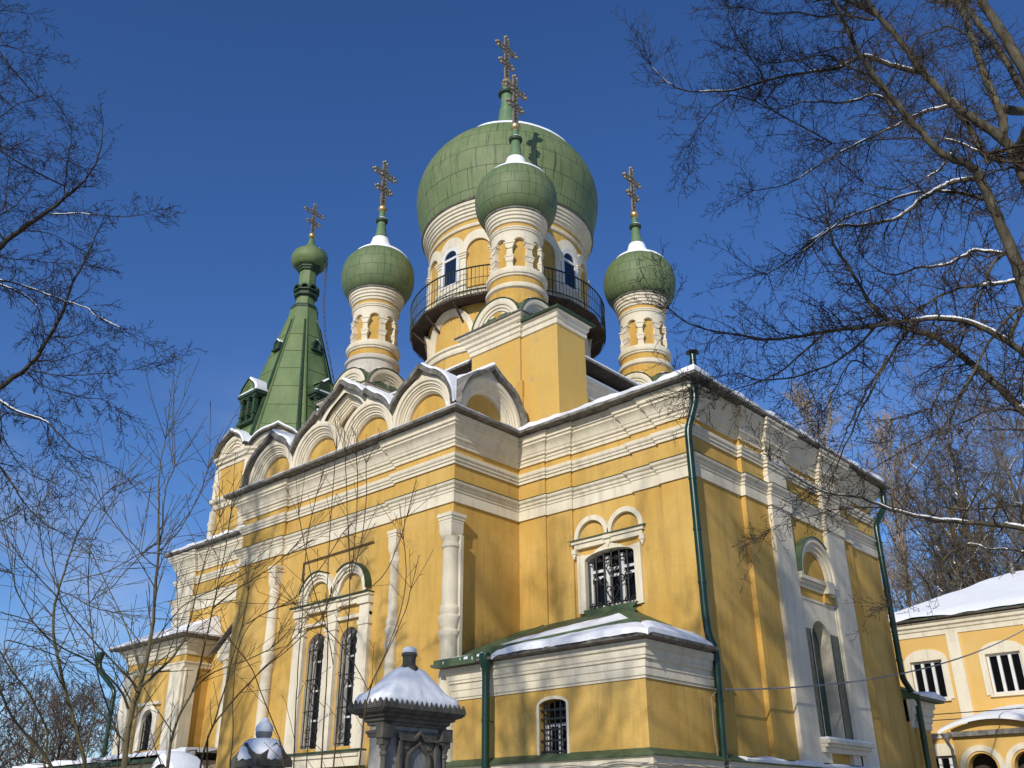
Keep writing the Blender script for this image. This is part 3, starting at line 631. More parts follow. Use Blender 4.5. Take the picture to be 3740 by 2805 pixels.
# ------------------------------------------------------------ kokoshnik gables of the transept
KOK = [(1.24, -.3), (1.24, .08), (1.17, .10), (1.10, .08), (1.09, .03), (1.02, .03), (1.01, -.02), (.97, -.02), (.96, -.06), (.90, -.06), (.89, -.10), (.83, -.11), (.81, -.15), (.785, -.17), (.775, -.28)]
def arcs_curve(cs, r=1.37, tip=.25, tw=.5):
    # wavy tin edge: round over every arch, with an ogee tip
    def z(x):
        best = -9
        for c, zc in cs:
            d = abs(x - c)
            if d < r: v = zc + sqrt(r * r - d * d) + tip * max(0, 1 - d / tw) ** 1.7
            else: v = zc - (d - r) * .5
            best = max(best, v)
        return best
    return z
def gable(F, cs, zc, ends, back, e0, e1, upper=None, mitre=None):
    zr = arcs_curve([(c, zc) for c in cs] + ([(upper[0], upper[1] + .04)] if upper else []))
    for c in cs:
        k = MB('white', 'yellow'); k.arch(F, c, zc, KOK, 36, stilt=.35); k.use('yellow'); k.disc(F, c, zc, .78, -.26, 28, .35); part('kokoshnik', k)
    if upper:
        uc, uz = upper; k = MB('white', 'yellow')
        prof = [(1.50, -.16), (1.24, -.15)] + [(r * .98, d - .20) for r, d in KOK[1:]]
        k.arch(F, uc, uz, prof, 30, radians(28), radians(152), 0, .16); k.use('yellow'); k.disc(F, uc, uz, .71, -.46, 28, 0, .16); part('kokoshnik', k)
    g = MB('white'); n = 150
    def lowz(x):
        z = 11.6
        for c in cs:
            if abs(x - c) < 1.2: z = max(z, zc + sqrt(1.2 ** 2 - (x - c) ** 2))
        if upper and abs(x - upper[0]) < 1.12: z = max(z, upper[1] + sqrt(1.12 ** 2 - (x - upper[0]) ** 2) * 1.0 + .16 * max(0, 1 - abs(x - upper[0]) / .6) ** 1.7)
        return z
    xs = [e0 + (e1 - e0) * i / n for i in range(n + 1)]
    for a, b in zip(xs, xs[1:]):
        za, zb = lowz(a), lowz(b)
        if zr(a) > za + .01 or zr(b) > zb + .01: g.add([F(a, za, .03), F(b, zb, .03), F(b, max(zr(b), zb), .03), F(a, max(zr(a), za), .03)], [(0, 1, 2, 3)])
    part('gable_wall', g, smooth=0)
    r = MB('grey', 'brown'); x0, x1 = ends; n = 190
    s = MB('snow')
    xs = [x0 + (x1 - x0) * i / n for i in range(n + 1)]
    rows = []; bk = lambda x: max(-.10, min(back, mitre(x) if mitre else back))
    for x in xs:
        z = zr(x); wv = .02 * wob(x * 2.2, 1)
        rows.append([F(x, z - .10, .02), F(x, z - .13, .24 + wv), F(x, z + .0, .26 + wv), F(x, z + .05, .16), F(x, z + .05, -bk(x)), F(x, z - .08, -bk(x))])
    vs = [p for q in rows for p in q]
    r.add(vs, [(i * 6 + q, (i + 1) * 6 + q, (i + 1) * 6 + (q + 1) % 6, i * 6 + (q + 1) % 6) for i in range(n) for q in range(6)] + [tuple(range(6)), tuple(n * 6 + q for q in range(6))[::-1]])
    ro = part('gable_roof', r, smooth=30)
    vs = []
    for x in xs:
        z = zr(x); sl = (zr(x + .02) - zr(x - .02)) / .04; h = (.13 + .05 * wob(x * 2.7, 5)) / (1 + .5 * min(1.6, abs(sl)))
        fr = .20 + .05 * wob(x * 3.1, 9); fr -= .5 * min(1, max(0, sl * 2.5)); h *= .65
        vs += [F(x, z + .05, fr), F(x, z + .05 + h * .8, fr - .02), F(x, z + .05 + h * 1.15, min(fr - .05, max(fr - .14, -bk(x)))), F(x, z + .05 + h, -bk(x))]
    s.add(vs, [(i * 4 + q, (i + 1) * 4 + q, (i + 1) * 4 + q + 1, i * 4 + q + 1) for i in range(n) for q in range(3)])
    obj('roof_snow', s, ro, smooth=60)
FS = south(-2.56); FE = east(-5.71)
gable(FS, (-14.40, -11.95, -9.50, -7.05), 12.12, (-15.86, -5.62), 3.2, -15.7, -5.71, (-10.72, 12.78), lambda x: -5.71 - x)
gable(FE, (-1.22,), 12.12, (-2.60, .17), 1.6, -2.56, .1, None, lambda y: y + 2.56)

# ------------------------------------------------------------ central cube and its corner piers
def cube():
    m = MB('yellow'); m.box(-14.9, 1.5, 11.8, -6.25, 8.9, 14.75); c = part('clerestory_wall', m)
    sq = [(-14.9, 1.5), (-6.25, 1.5), (-6.25, 8.9), (-14.9, 8.9)]
    m = MB('white'); m.sweep(sq, [(0, 14.66), (.05, 14.68), (.08, 14.9), (.14, 14.95), (.2, 15.1), (.28, 15.14), (.3, 15.24), (0, 15.26)], True); obj('cornice', m, c, smooth=25)
    m = MB('snow'); m.sweep(sq, [(0, 15.26), (.32, 15.25), (.34, 15.30), (.2, 15.36), (0, 15.38)], True); obj('cornice_snow', m, c)
    m = MB('brown', 'grey', 'snow'); m.sweep(sq, [(0, 15.36), (0, 15.60)], True); m.sweep(sq, [(0, 15.60), (.62, 15.66)], True)
    m.use('grey'); m.sweep(sq, [(.62, 15.66), (.64, 15.66), (.64, 15.74), (.3, 15.82)], True)
    m.add([(-15.2, 1.2, 15.82), (-5.95, 1.2, 15.82), (-5.95, 9.2, 15.82), (-15.2, 9.2, 15.82), (-10.7, 5.2, 17.4)], [(0, 1, 4), (1, 2, 4), (2, 3, 4), (3, 0, 4)])
    m.use('snow'); m.sweep(sq, [(.63, 15.75), (.64, 15.80), (.55, 15.84), (.2, 15.90)], True); obj('roof', m, c)
cube()
PH = 1.05; HS = 3.78
PIERS = {'se': (-6.95, 1.38), 'sw': (-6.95 - 2 * 3.75, 1.38), 'ne': (-6.95, 8.88), 'nw': (-6.95 - 7.5, 8.88)}
def cross(h, parent, z, arm=.24):
    c = MB('cross'); b = .042 * h
    for s_ in (-1, 1): c.box(-b * .35, s_ * b - b * .35, 0, b * .35, s_ * b + b * .35, h * .97)
    for i in range(12): c.box(-b * .3, -b, h * (.04 + .075 * i), b * .3, b, h * (.04 + .075 * i) + b * .6)
    c.box(-b * .9, -b * .45, 0, -b * .2, b * .45, h * .55)
    for zz, ha in ((.70, arm), (.36, arm * .66)):
        for q in (-1, 1): c.box(-b * .35, -ha * h, h * zz + q * b - b * .3, b * .35, ha * h, h * zz + q * b + b * .3)
        for i in range(7): y = ha * h * (i - 3) / 3.4; c.box(-b * .3, y - b * .3, h * zz - b, b * .3, y + b * .3, h * zz + b)
        for s_ in (-1, 1):
            y = s_ * ha * h
            for dy, dz in ((.035, 0), (-.015, .042), (-.015, -.042)): c.ball((0, y + s_ * dy * h, h * zz + dz * h), .029 * h, 7)
    for dy, dz in ((0, .015), (.042, -.025), (-.042, -.025)): c.ball((0, dy * h, h * .98 + dz * h), .029 * h, 7)
    for i in range(12):
        a = pi / 12 + i * pi / 6; L = (.15 if i % 3 else .12) * h
        c.tube([(0, .02 * h * cos(a), h * .70 + .02 * h * sin(a)), (0, L * cos(a), h * .70 + L * sin(a))], b * .26, 4)
    c.tube([(0, .075 * h * cos(i * pi / 8), h * .70 + .075 * h * sin(i * pi / 8)) for i in range(17)], b * .3, 5)
    return obj('cross', c, parent, (0, 0, z))
def finial(parent, zn, prof, zr, rr, zb, rb, h, hc, neck='neck'):
    n = MB(neck); n.lathe((0, 0, 0), prof, 20); obj('spire', n, parent)
    k = MB('green_dark', 'snow'); k.lathe((0, 0, 0), [(rr * .45, zr - .02), (rr * .95, zr + .02), (rr, zr + .06), (rr, zr + .13), (rr * .8, zr + .16), (rr * .4, zr + .17)], 20)
    k.use('snow'); k.lathe((0, 0, 0), [(rr * .98, zr + .135), (rr * .85, zr + .18), (rr * .4, zr + .2)], 20, radians(-60), radians(170)); obj('collar', k, parent)
    g = MB('gold'); g.ball((0, 0, zb), rb, 16); obj('ball', g, parent)
    cross(h, parent, zb + rb * .9, hc)
def arcade(mb, c, r0, r1, n, off, zs, ro, zb, ztop, hwf=.5, white='white'):
    # blind arcade on a cylinder: scalloped band of arches over pilasters
    st = 2 * pi / n
    for i in range(n):
        ac = off + i * st; ho = ro / r1
        lo = lambda a, ac=ac: zs + (sqrt(max(0, ro ** 2 - (r1 * (a - ac)) ** 2)) if abs(a - ac) < ho else 0)
        mb.polar(c, r0, r1, lo, ztop, ac - st / 2, ac + st / 2, 22)
def onion_snow(parent, prof, th, a0, rmin, rmax, n=48, seed=0):
    # cap of snow whose edge reaches radius rmin on the sunny side and rmax on the far side
    s = MB('snow'); k = 12; vs = []
    def at(r):
        for (r0, z0), (r1, z1) in zip(prof, prof[1:]):
            if r1 <= r <= r0: return z0 + (z1 - z0) * (r0 - r) / max(1e-6, r0 - r1)
        return prof[-1][1]
    top = prof[-1][0]
    for i in range(n):
        a = 2 * pi * i / n; w_ = .5 - .5 * cos(a - a0 - pi); low = rmin + (rmax - rmin) * w_ ** 1.3 + .035 * rmax * wob(a * 3 + seed, seed)
        low = min(low, prof[0][0] * .97)
        for q in range(k):
            r = low + (top - low) * (q / (k - 1)); e = .004 if q == 0 else th * min(1, .6 + q * .2)
            vs.append(((r + e * .5) * cos(a), (r + e * .5) * sin(a), at(r) + e))
    s.add(vs, [(i * k + q, ((i + 1) % n) * k + q, ((i + 1) % n) * k + q + 1, i * k + q + 1) for i in range(n) for q in range(k - 1)])
    return obj('dome_snow', s, parent, smooth=60)
def bez(prof, it=2):
    for _ in range(it):
        out = [prof[0]]
        for a, b in zip(prof, prof[1:]): out += [(a[0] * .75 + b[0] * .25, a[1] * .75 + b[1] * .25), (a[0] * .25 + b[0] * .75, a[1] * .25 + b[1] * .75)]
        out.append(prof[-1]); prof = out
    return prof
def cupola(key, worn=False):
    x, y = PIERS[key]; Z0 = 15.4
    # pier
    p = MB('worn_yellow' if key == 'se' else 'yellow'); p.box(x - PH, y - PH, 11.8, x + PH, y + PH, 15.5); pr = part('pier', p)
    sq = [(x - PH, y - PH), (x + PH, y - PH), (x + PH, y + PH), (x - PH, y + PH)]
    c = MB('white'); c.sweep(sq, [(0, 15.42), (.05, 15.43), (.06, 15.56), (.10, 15.59), (.11, 15.70), (.17, 15.74), (.19, 15.84), (.26, 15.90), (.28, 15.97), (.36, 16.02), (.38, 16.08), (0, 16.12)], True)
    c.add([(x - PH, y - PH, 16.11), (x + PH, y - PH, 16.11), (x + PH, y + PH, 16.11), (x - PH, y + PH, 16.11)], [(0, 1, 2, 3)]); obj('cornice', c, pr, smooth=25)
    c = MB('grey', 'snow'); c.sweep(sq, [(.37, 16.082), (.43, 16.085), (.43, 16.12), (0, 16.2)], True)
    obj('ledge', c, pr)
    o = MB('yellow', 'white', 'worn', 'roof_green', 'snow')
    # four small kokoshniki round the foot, on crossing vaults
    z = Z0
    for F in (frame((0, -1.02, 0), (1, 0, 0), (0, -1, 0)), frame((1.02, 0, 0), (0, 1, 0), (1, 0, 0)), frame((0, 1.02, 0), (-1, 0, 0), (0, 1, 0)), frame((-1.02, 0, 0), (0, -1, 0), (-1, 0, 0))):
        o.use('white'); o.arch(F, 0, .72, [(1.04, -1.0), (1.04, .0), (1.04, .06), (.93, .08), (.84, .05), (.83, .01), (.74, .01), (.73, -.03), (.64, -.03), (.63, -.07), (.54, -.07), (.53, -.11), (.44, -.11), (.43, -.15), (.34, -.15), (.33, -.19), (.22, -.19), (.2, -.23), (.001, -.23)], 30, stilt=.1)
        o.use('roof_green'); o.arch(F, 0, .72, [(1.05, -.98), (1.05, .09), (1.075, .10), (1.075, -.98)], 30)
        o.use('snow'); o.arch(F, 0, .72, [(1.075, -.9), (1.12, -.7), (1.10, .02), (1.075, .06)], 16, radians(58), radians(122))
    o.use('worn' if worn else 'yellow'); o.lathe((0, 0, -Z0), [(.97, 16.3), (.97, 17.55)], 40)
    o.use('worn' if worn else 'white'); o.lathe((0, 0, -Z0), [(.97, 17.53), (1.05, 17.57), (1.06, 17.66), (.99, 17.76), (.93, 17.80)], 40)
    o.use('yellow'); o.lathe((0, 0, -Z0), [(.93, 17.79), (.93, 18.04)], 40)
    o.use('white'); o.lathe((0, 0, -Z0), [(.93, 18.02), (.985, 18.04), (.985, 18.09), (1.03, 18.12), (1.05, 18.22), (1.02, 18.30), (1.0, 18.31), (.99, 18.36), (.74, 18.39)], 40)
    o.use('yellow'); o.lathe((0, 0, -Z0), [(.745, 18.3), (.745, 19.75)], 40)
    o.use('white'); arcade(o, (0, 0, -Z0), .74, .875, 8, radians(-45 + 4), 19.36, .215, 18.4, 19.85)
    st = 2 * pi / 8
    for i in range(8):
        ac = radians(-45 + 4) + (i + .5) * st
        for z0, z1, w0, w1, e in ((18.38, 18.62, .125, .10, .03), (18.62, 18.80, .10, .155, .05), (18.80, 18.84, .165, .165, .07), (18.84, 18.90, .15, .105, .04), (18.90, 19.14, .105, .09, .02), (19.14, 19.34, .09, .165, .05), (19.34, 19.39, .19, .19, .08)):
            vs = []
            for zz, ww in ((z0, w0), (z1, w1)):
                for rr in (.74, .875 + e):
                    for sg in (-1, 1): a = ac + sg * ww / .88; vs.append((rr * cos(a), rr * sin(a), zz - Z0))
            o.add(vs, [(0, 1, 3, 2), (4, 6, 7, 5), (0, 2, 6, 4), (1, 5, 7, 3), (2, 3, 7, 6)])
    o.lathe((0, 0, -Z0), [(.875, 19.8), (.885, 19.86), (.92, 19.88), (.92, 19.93), (.945, 19.95), (.945, 20.0), (.88, 20.02)], 40)
    o.use('yellow'); o.lathe((0, 0, -Z0), [(.885, 20.0), (.885, 20.17)], 40)
    o.use('white'); o.lathe((0, 0, -Z0), [(.885, 20.15), (.94, 20.17), (.95, 20.25), (1.0, 20.28), (1.0, 20.37), (1.05, 20.40), (1.05, 20.49), (1.095, 20.52), (1.10, 20.60)], 40)
    o.use('grey'); o.lathe((0, 0, -Z0), [(1.10, 20.60), (1.145, 20.61), (1.15, 20.66), (1.0, 20.69)], 40)
    cu = part('cupola', o, (x, y, Z0))
    pro = bez([(.98, 5.26), (1.12, 5.28), (1.34, 5.52), (1.46, 5.95), (1.46, 6.38), (1.36, 6.80), (1.12, 7.10), (.82, 7.32), (.54, 7.50), (.36, 7.78), (.27, 8.2)])
    d = MB('dome_small'); d.lathe((0, 0, 0), pro, 40); obj('onion_dome', d, cu)
    i0 = next(i for i, q in enumerate(pro) if q[1] > 6.2)
    onion_snow(cu, [q for q in pro[i0:] if q[0] > .30], .055, radians(75), {'se': 1.0, 'sw': 1.02, 'ne': 1.03, 'nw': 1.0}[key], {'se': 1.30, 'sw': 1.26, 'ne': 1.30, 'nw': 1.25}[key], 48, len(key) + ord(key[0]))
    finial(cu, 0, [(.29, 8.1), (.22, 8.4), (.165, 8.9), (.15, 8.95), (.13, 9.35), (.11, 9.5)], 8.93, .25, 9.62, .19, 2.32, .235)
for k_ in ('se', 'sw', 'ne', 'nw'): cupola(k_, k_ == 'sw')
def buttress():
    b = MB('worn_yellow'); b.box(-5.93, .40, 11.8, -4.46, 1.75, 15.5); b.box(-5.93, .37, 11.8, -4.43, 1.75, 13.35)
    o = part('stair_turret', b)
    sq = [(-5.86, 1.6), (-5.86, .40), (-4.46, .40), (-4.46, 1.75), (-5.6, 1.75)]
    c = MB('white'); c.sweep(sq[1:], [(0, 15.40), (.05, 15.42), (.05, 15.58), (.10, 15.62), (.12, 15.76), (.18, 15.80), (0, 15.84)]); obj('cornice', c, o, smooth=25)
    r = MB('green_dark'); r.sweep(sq[1:], [(.1, 15.80), (.26, 15.82), (.27, 15.88), (-.3, 16.05)]); r.add([(-5.9, .6, 16.0), (-4.6, .6, 16.0), (-4.6, 1.7, 16.0), (-5.9, 1.7, 16.0)], [(0, 1, 2, 3)]); obj('roof', r, o)
    p = MB('yellow'); p.box(-6.05, .30, 12.0, -5.80, .40, 13.9); part('pipe_casing', p)
buttress()

# ------------------------------------------------------------ central drum
def drum():
    C0 = (-10.8, 5.12, 16.0); Z = -16.0; o = MB('yellow', 'white', 'grey'); c = (0, 0, Z)
    o.use('yellow'); o.lathe(c, [(3.38, 15.9), (3.38, 17.0)], 72)
    o.use('white'); o.lathe(c, [(3.36, 16.9), (3.45, 16.93), (3.48, 17.02), (3.42, 17.08), (3.42, 17.14), (3.5, 17.18), (3.5, 17.26), (3.2, 17.30)], 72)
    o.use('yellow'); o.lathe(c, [(3.2, 17.2), (3.2, 22.75)], 72)
    o.use('white')
    for i in range(8):                     # large blind arches at the foot
        ac = -pi / 2 + i * pi / 4
        for r1, wi, wo in ((3.24, 1.00, 1.07), (3.28, 1.06, 1.13), (3.32, 1.12, 1.20), (3.36, 1.19, 1.24)):
            hz = 17.55
            lo = lambda a, ac=ac, wi=wi: hz + sqrt(max(0, wi ** 2 - (3.3 * (a - ac)) ** 2)) * 1.12 if abs(a - ac) * 3.3 < wi else 17.26
            hi = lambda a, ac=ac, wo=wo: hz + sqrt(max(0, wo ** 2 - (3.3 * (a - ac)) ** 2)) * 1.12
            o.polar(c, 3.15, r1, lo, hi, ac - (wo - .001) / 3.3, ac + (wo - .001) / 3.3, 40)
    o.lathe(c, [(3.2, 19.0), (3.36, 19.05), (3.36, 19.38), (3.42, 19.42), (3.42, 19.50), (3.2, 19.55)], 72)
    n = 16; st = 2 * pi / n
    for i in range(n):                     # arcade of windows and blind bays
        ac = -pi / 2 + i * st; ro, re = .50, .74
        lo = lambda a, ac=ac: 21.22 + (sqrt(max(0, ro ** 2 - (3.3 * (a - ac)) ** 2)) if abs(a - ac) * 3.3 < ro else 0)
        hi = lambda a, ac=ac: 21.34 + sqrt(max(0.0, re ** 2 - (3.3 * (a - ac)) ** 2)) * 1.06
        o.polar(c, 3.18, 3.30, lo, hi, ac - st / 2, ac + st / 2, 24)
        ap = ac + st / 2
        o.polar(c, 3.18, 3.30, 19.5, 21.23, ap - .135 / 3.3, ap + .135 / 3.3, 2)
        for z0, z1, w, e in ((19.5, 19.9, .165, .04), (20.25, 20.31, .16, .03), (20.98, 21.08, .16, .03), (21.08, 21.17, .185, .06), (21.17, 21.235, .215, .09)): o.polar(c, 3.18, 3.30 + e, z0, z1, ap - w / 3.3, ap + w / 3.3, 2)
        if i % 2 == 0: o.polar(c, 3.18, 3.31, 19.5, 19.98, ac - .5 / 3.3, ac + .5 / 3.3, 6)
    o.lathe(c, [(3.2, 22.33), (3.27, 22.35), (3.29, 22.44), (3.25, 22.50), (3.2, 22.52)], 72)
    o.lathe(c, [(3.2, 22.70), (3.27, 22.72), (3.29, 22.80), (3.35, 22.83), (3.35, 22.93), (3.41, 22.96), (3.41, 23.06), (3.47, 23.09), (3.47, 23.19), (3.53, 23.22), (3.55, 23.34)], 72)
    o.use('grey'); o.lathe(c, [(3.53, 23.34), (3.60, 23.36), (3.62, 23.40)], 72)
    dr = part('central_drum', o, C0); dr.scale = (.98, .98, 1)
    for i in range(8):
        ac = -pi / 2 + i * pi / 4; F = frame((3.12 * cos(ac), 3.12 * sin(ac), Z), (-sin(ac), cos(ac), 0), (cos(ac), sin(ac), 0))
        f = MB('joinery'); w_ = .33; f.arch(F, 0, 21.22, [(.50, .03), (.50, .17), (w_, .17), (w_, .09)], 18, stilt=1.25)
        f.fbox(F, -w_, w_, 21.14, 21.24, .10, .165); f.fbox(F, -w_, w_, 19.97, 20.07, .10, .165); f.fbox(F, -.5, .5, 19.96, 20.0, .1, .2)
        wn = obj('window', f, dr); wn.location = (0, 0, 0)
        # glass sits a little in front of the wall core
        g = MB('glass_blue'); pane(g, F, -w_ - .02, w_ + .02, 19.98, 21.22, w_, .125); 
        for v_ in range(1): pass
        g2 = obj('pane', g, dr)
    dm = MB('dome', 'green_dark')
    pro = bez([(3.52, 7.40), (3.58, 7.43), (3.68, 7.95), (3.85, 8.75), (3.92, 9.4), (3.76, 10.25), (3.32, 11.05), (2.64, 11.7), (1.75, 12.25), (1.05, 12.6), (.62, 13.0), (.48, 13.4)])
    dm.lathe((0, 0, 0), pro, 72); dm.use('green_dark'); dm.lathe((0, 0, 0), [(3.45, 7.37), (3.62, 7.385)], 72); obj('dome', dm, dr)
    i0 = next(i for i, q in enumerate(pro) if q[1] > 9.6)
    onion_snow(dr, [q for q in pro[i0:] if q[0] > .6], .10, radians(60), 2.5, 3.35, 72, 3)
    finial(dr, 0, [(.5, 13.3), (.42, 13.9), (.34, 14.5), (.345, 14.55), (.29, 14.6), (.26, 15.5), (.2, 15.9)], 15.42, .40, 16.14, .26, 2.62, .235)
    # balcony: plates on brackets, railing
    b = MB('brown'); R0, R1 = 3.22, 3.92
    b.lathe((0, 0, 0), [(R0, 2.93), (R1, 2.88), (R1, 2.97), (R0, 3.02)], 16, pi / 16, pi / 16 + 2 * pi)
    ba = obj('balcony', b, dr)
    for i in range(16):
        a = i * pi / 8 + pi / 16; k = MB('brown'); d = Vector((cos(a), sin(a), 0)); t_ = Vector((-sin(a), cos(a), 0)) * .03
        P = [d * R0 + Vector((0, 0, 2.25)), d * R0 + Vector((0, 0, 2.33)), d * 3.86 + Vector((0, 0, 2.86)), d * 3.86 + Vector((0, 0, 2.80))]
        k.add([p - t_ for p in P] + [p + t_ for p in P], [(0, 1, 2, 3), (7, 6, 5, 4), (0, 4, 5, 1), (1, 5, 6, 2), (2, 6, 7, 3), (3, 7, 4, 0)]); obj('bracket', k, dr)
    r = MB('rail'); n = 160
    for z, q in ((4.05, .03), (3.10, .022), (3.58, .012)): r.tube([(R1 * cos(2 * pi * i / 64), R1 * sin(2 * pi * i / 64), z) for i in range(65)], q, 6)
    for i in range(n):
        a = 2 * pi * i / n; q = .024 if i % 10 == 0 else .013
        r.tube([((R1 - .0) * cos(a), (R1) * sin(a), 2.86), (R1 * cos(a), R1 * sin(a), 4.05)], q, 4, False)
    obj('railing', r, dr)
drum()

# ------------------------------------------------------------ bell tower
def bell_tower():
    Z = 16.0; T0 = (-25.35, 5.3, Z); A0 = pi / 8; o = MB('yellow', 'white', 'grey', 'snow'); c = (0, 0, -Z)
    o.box(-3.2, -2.9, -Z, 3, 3, -3.6)
    def oct_(prof): o.lathe(c, prof, 8, A0, A0 + 2 * pi)
    ca = 1 / cos(pi / 8); R = 2.92 * ca
    oct_([(R, 12.2), (R, 17.2)]); o.use('white')
    oct_([(R, 14.7), (R + .08, 14.75), (R + .12, 14.95), (R + .24, 15.05), (R + .27, 15.2), (R, 15.25)])
    oct_([(R, 16.70), (R + .06, 16.72), (R + .08, 16.86), (R + .18, 16.92), (R + .2, 17.02), (R + .3, 17.10), (R + .32, 17.2), (R - .3, 17.25)])
    for i in range(8):
        a = A0 + i * pi / 4
        o.lathe((R * cos(a), R * sin(a), -Z), [(.17, 12.3), (.17, 14.0), (.22, 14.1), (.17, 14.2), (.17, 14.7)], 10)
        o.lathe((R * cos(a), R * sin(a), -Z), [(.17, 15.2), (.17, 15.8), (.23, 15.9), (.17, 16.0), (.17, 16.7)], 10)
    tw = part('bell_tower', o, T0, smooth=30)
    for i in range(8):                    # kokoshnik on every face, under a wavy tin edge
        a = i * pi / 4 - pi / 2; F = frame((2.92 * cos(a), 2.92 * sin(a), -Z), (-sin(a), cos(a), 0), (cos(a), sin(a), 0))
        k = MB('white'); k.arch(F, 0, 16.84, [(1.2, -.2), (1.2, .18), (1.08, .2), (1.0, .16), (.98, .10), (.88, .10), (.86, .04), (.74, .04), (.72, -.02), (.6, -.02), (.58, -.08), (.001, -.1)], 24, radians(14), radians(166))
        g = MB('grey', 'snow'); zr = arcs_curve([(0, 16.84)], 1.30, .16, .45); xs = [-1.2 + 2.4 * j / 30 for j in range(31)]
        for x0, x1 in zip(xs, xs[1:]):
            lw = lambda x: 16.84 + sqrt(max(0, 1.18 ** 2 - x * x))
            k.add([F(x0, lw(x0), .1), F(x1, lw(x1), .1), F(x1, zr(x1), .1), F(x0, zr(x0), .1)], [(0, 1, 2, 3)])
        vs = []; 
        for x in xs: z = zr(x); vs += [F(x, z - .04, .1), F(x, z - .06, .42), F(x, z + .02, .43), F(x, z + .1, -.6)]
        g.add(vs, [(j * 4 + q, j * 4 + 4 + q, j * 4 + 5 + q, j * 4 + 1 + q) for j in range(30) for q in range(3)])
        g.use('snow'); vs = []
        for x in xs: z = zr(x); vs += [F(x, z + .02, .41), F(x, z + .12, .38), F(x, z + .2, -.6)]
        g.add(vs, [(j * 3 + q, j * 3 + 3 + q, j * 3 + 4 + q, j * 3 + 1 + q) for j in range(30) for q in range(2)])
        obj('kokoshnik', k, tw); obj('gable_roof', g, tw, smooth=50)
    t_ = MB('tent', 'green_dark'); ap = lambda z: .70 + (25.55 - z) * (2.80 - .70) / (25.55 - 17.5)
    t_.lathe(c, [(ap(17.5) * ca, 17.5), (ap(21.2) * ca, 21.2), (ap(25.3) * ca, 25.3), (.66 * ca, 25.95)], 8, A0, A0 + 2 * pi)
    for i in range(8):                    # raised hip seams and sheet joints
        a = A0 + i * pi / 4
        for da in (-.10, .10): pass
        t_.tube([(ap(z) * ca * cos(a), ap(z) * ca * sin(a), z - Z) for z in (17.5, 25.3)], [.07, .035], 5)
        b = a + pi / 8
        for z in (18.6, 19.7, 20.8, 21.9, 23.0, 24.1):
            r_ = ap(z) + .012; h = r_ * math.tan(pi / 8)
            d = Vector((cos(b), sin(b), 0)); e = Vector((-sin(b), cos(b), 0))
            t_.tube([d * r_ - e * h + Vector((0, 0, z - Z)), d * r_ + e * h + Vector((0, 0, z - Z + .02))], .012, 4)
        # dark green strip laid along one side of the hip
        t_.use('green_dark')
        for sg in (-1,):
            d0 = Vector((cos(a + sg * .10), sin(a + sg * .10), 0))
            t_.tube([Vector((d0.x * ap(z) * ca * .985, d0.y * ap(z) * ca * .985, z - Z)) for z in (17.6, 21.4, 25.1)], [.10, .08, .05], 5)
        t_.use('tent')
    obj('tent_roof', t_, tw, smooth=25)
    for i in range(4):                    # big dormers on the S, E, N, W faces and small ones above
        a = i * pi / 2 - pi / 2; F = frame((0, 0, -Z), (-sin(a), cos(a), 0), (cos(a), sin(a), 0))
        d = MB('green_dark', 'snow', 'tent'); z0 = 18.95; n1 = 2.62; w_ = .60; hc = 1.2
        d.fbox(F, -w_ - .05, w_ + .05, z0 - .12, z0, 1.6, n1 + .06); d.fbox(F, -w_ + .1, w_ - .1, z0, z0 + hc - .05, 1.2, n1 - .22)
        for u in (-w_ + .1, w_ - .1, 0): d.fbox(F, u - .08, u + .08, z0 - .1, z0 + hc, n1 - .2, n1); d.fbox(F, u - .12, u + .12, z0 + .3, z0 + .38, n1 - .2, n1 + .04); d.fbox(F, u - .12, u + .12, z0 + hc - .1, z0 + hc, n1 - .2, n1 + .04)
        d.fbox(F, -w_ - .08, w_ + .08, z0 + hc, z0 + hc + .12, 1.0, n1 + .05); d.fbox(F, -w_ - .16, w_ + .16, z0 + hc + .12, z0 + hc + .26, .9, n1 + .12)
        d.use('tent'); d.arch(F, 0, z0 + hc + .26, [(.56, .8), (.56, n1 + .05), (.48, n1 + .05), (.46, n1), (.38, n1), (.36, n1 - .06), (.001, n1 - .06)], 18, 0, pi, 0, .25)
        d.use('green_dark'); d.arch(F, 0, z0 + hc + .26, [(.56, .6), (.57, n1 + .12), (.62, n1 + .12), (.62, .6)], 18, 0, pi, 0, .28)
        d.use('snow'); d.arch(F, 0, z0 + hc + .26, [(.62, .8), (.71, 1.0), (.70, n1 + .02), (.62, n1 + .08)], 18, radians(5), radians(120), 0, .28)
        d.prism(F, [(-w_ - .14, z0 + hc + .26), (w_ + .14, z0 + hc + .26), (w_ + .1, z0 + hc + .34), (-w_ - .1, z0 + hc + .34)], n1 - .02, n1 + .10)
        obj('dormer', d, tw)
        s = MB('green_dark', 'snow'); z1 = 23.3; n2 = ap(z1) + .16
        s.arch(F, 0, z1 + .2, [(.24, .3), (.24, n2), (.17, n2), (.15, n2 - .07), (.001, n2 - .08)], 14, stilt=.25, pt=.3); s.fbox(F, -.3, .3, z1 - .12, z1 - .05, .4, n2 + .05)
        s.use('snow'); s.arch(F, 0, z1 + .2, [(.24, .3), (.29, .5), (.28, n2 - .02), (.24, n2)], 12, radians(20), radians(100), 0, .3); obj('dormer', s, tw)
    n = MB('green_dark', 'tent')
    n.lathe(c, [(.66 * ca, 25.93), (.74, 25.97), (.74, 26.05), (.66, 26.09), (.68, 26.17), (.5, 26.2)], 8, A0, A0 + 2 * pi)
    n.use('tent'); n.lathe(c, [(.5, 26.15), (.45, 26.8)], 8, A0, A0 + 2 * pi); n.lathe(c, [(.44, 27.2), (.44, 28.4)], 8, A0, A0 + 2 * pi)
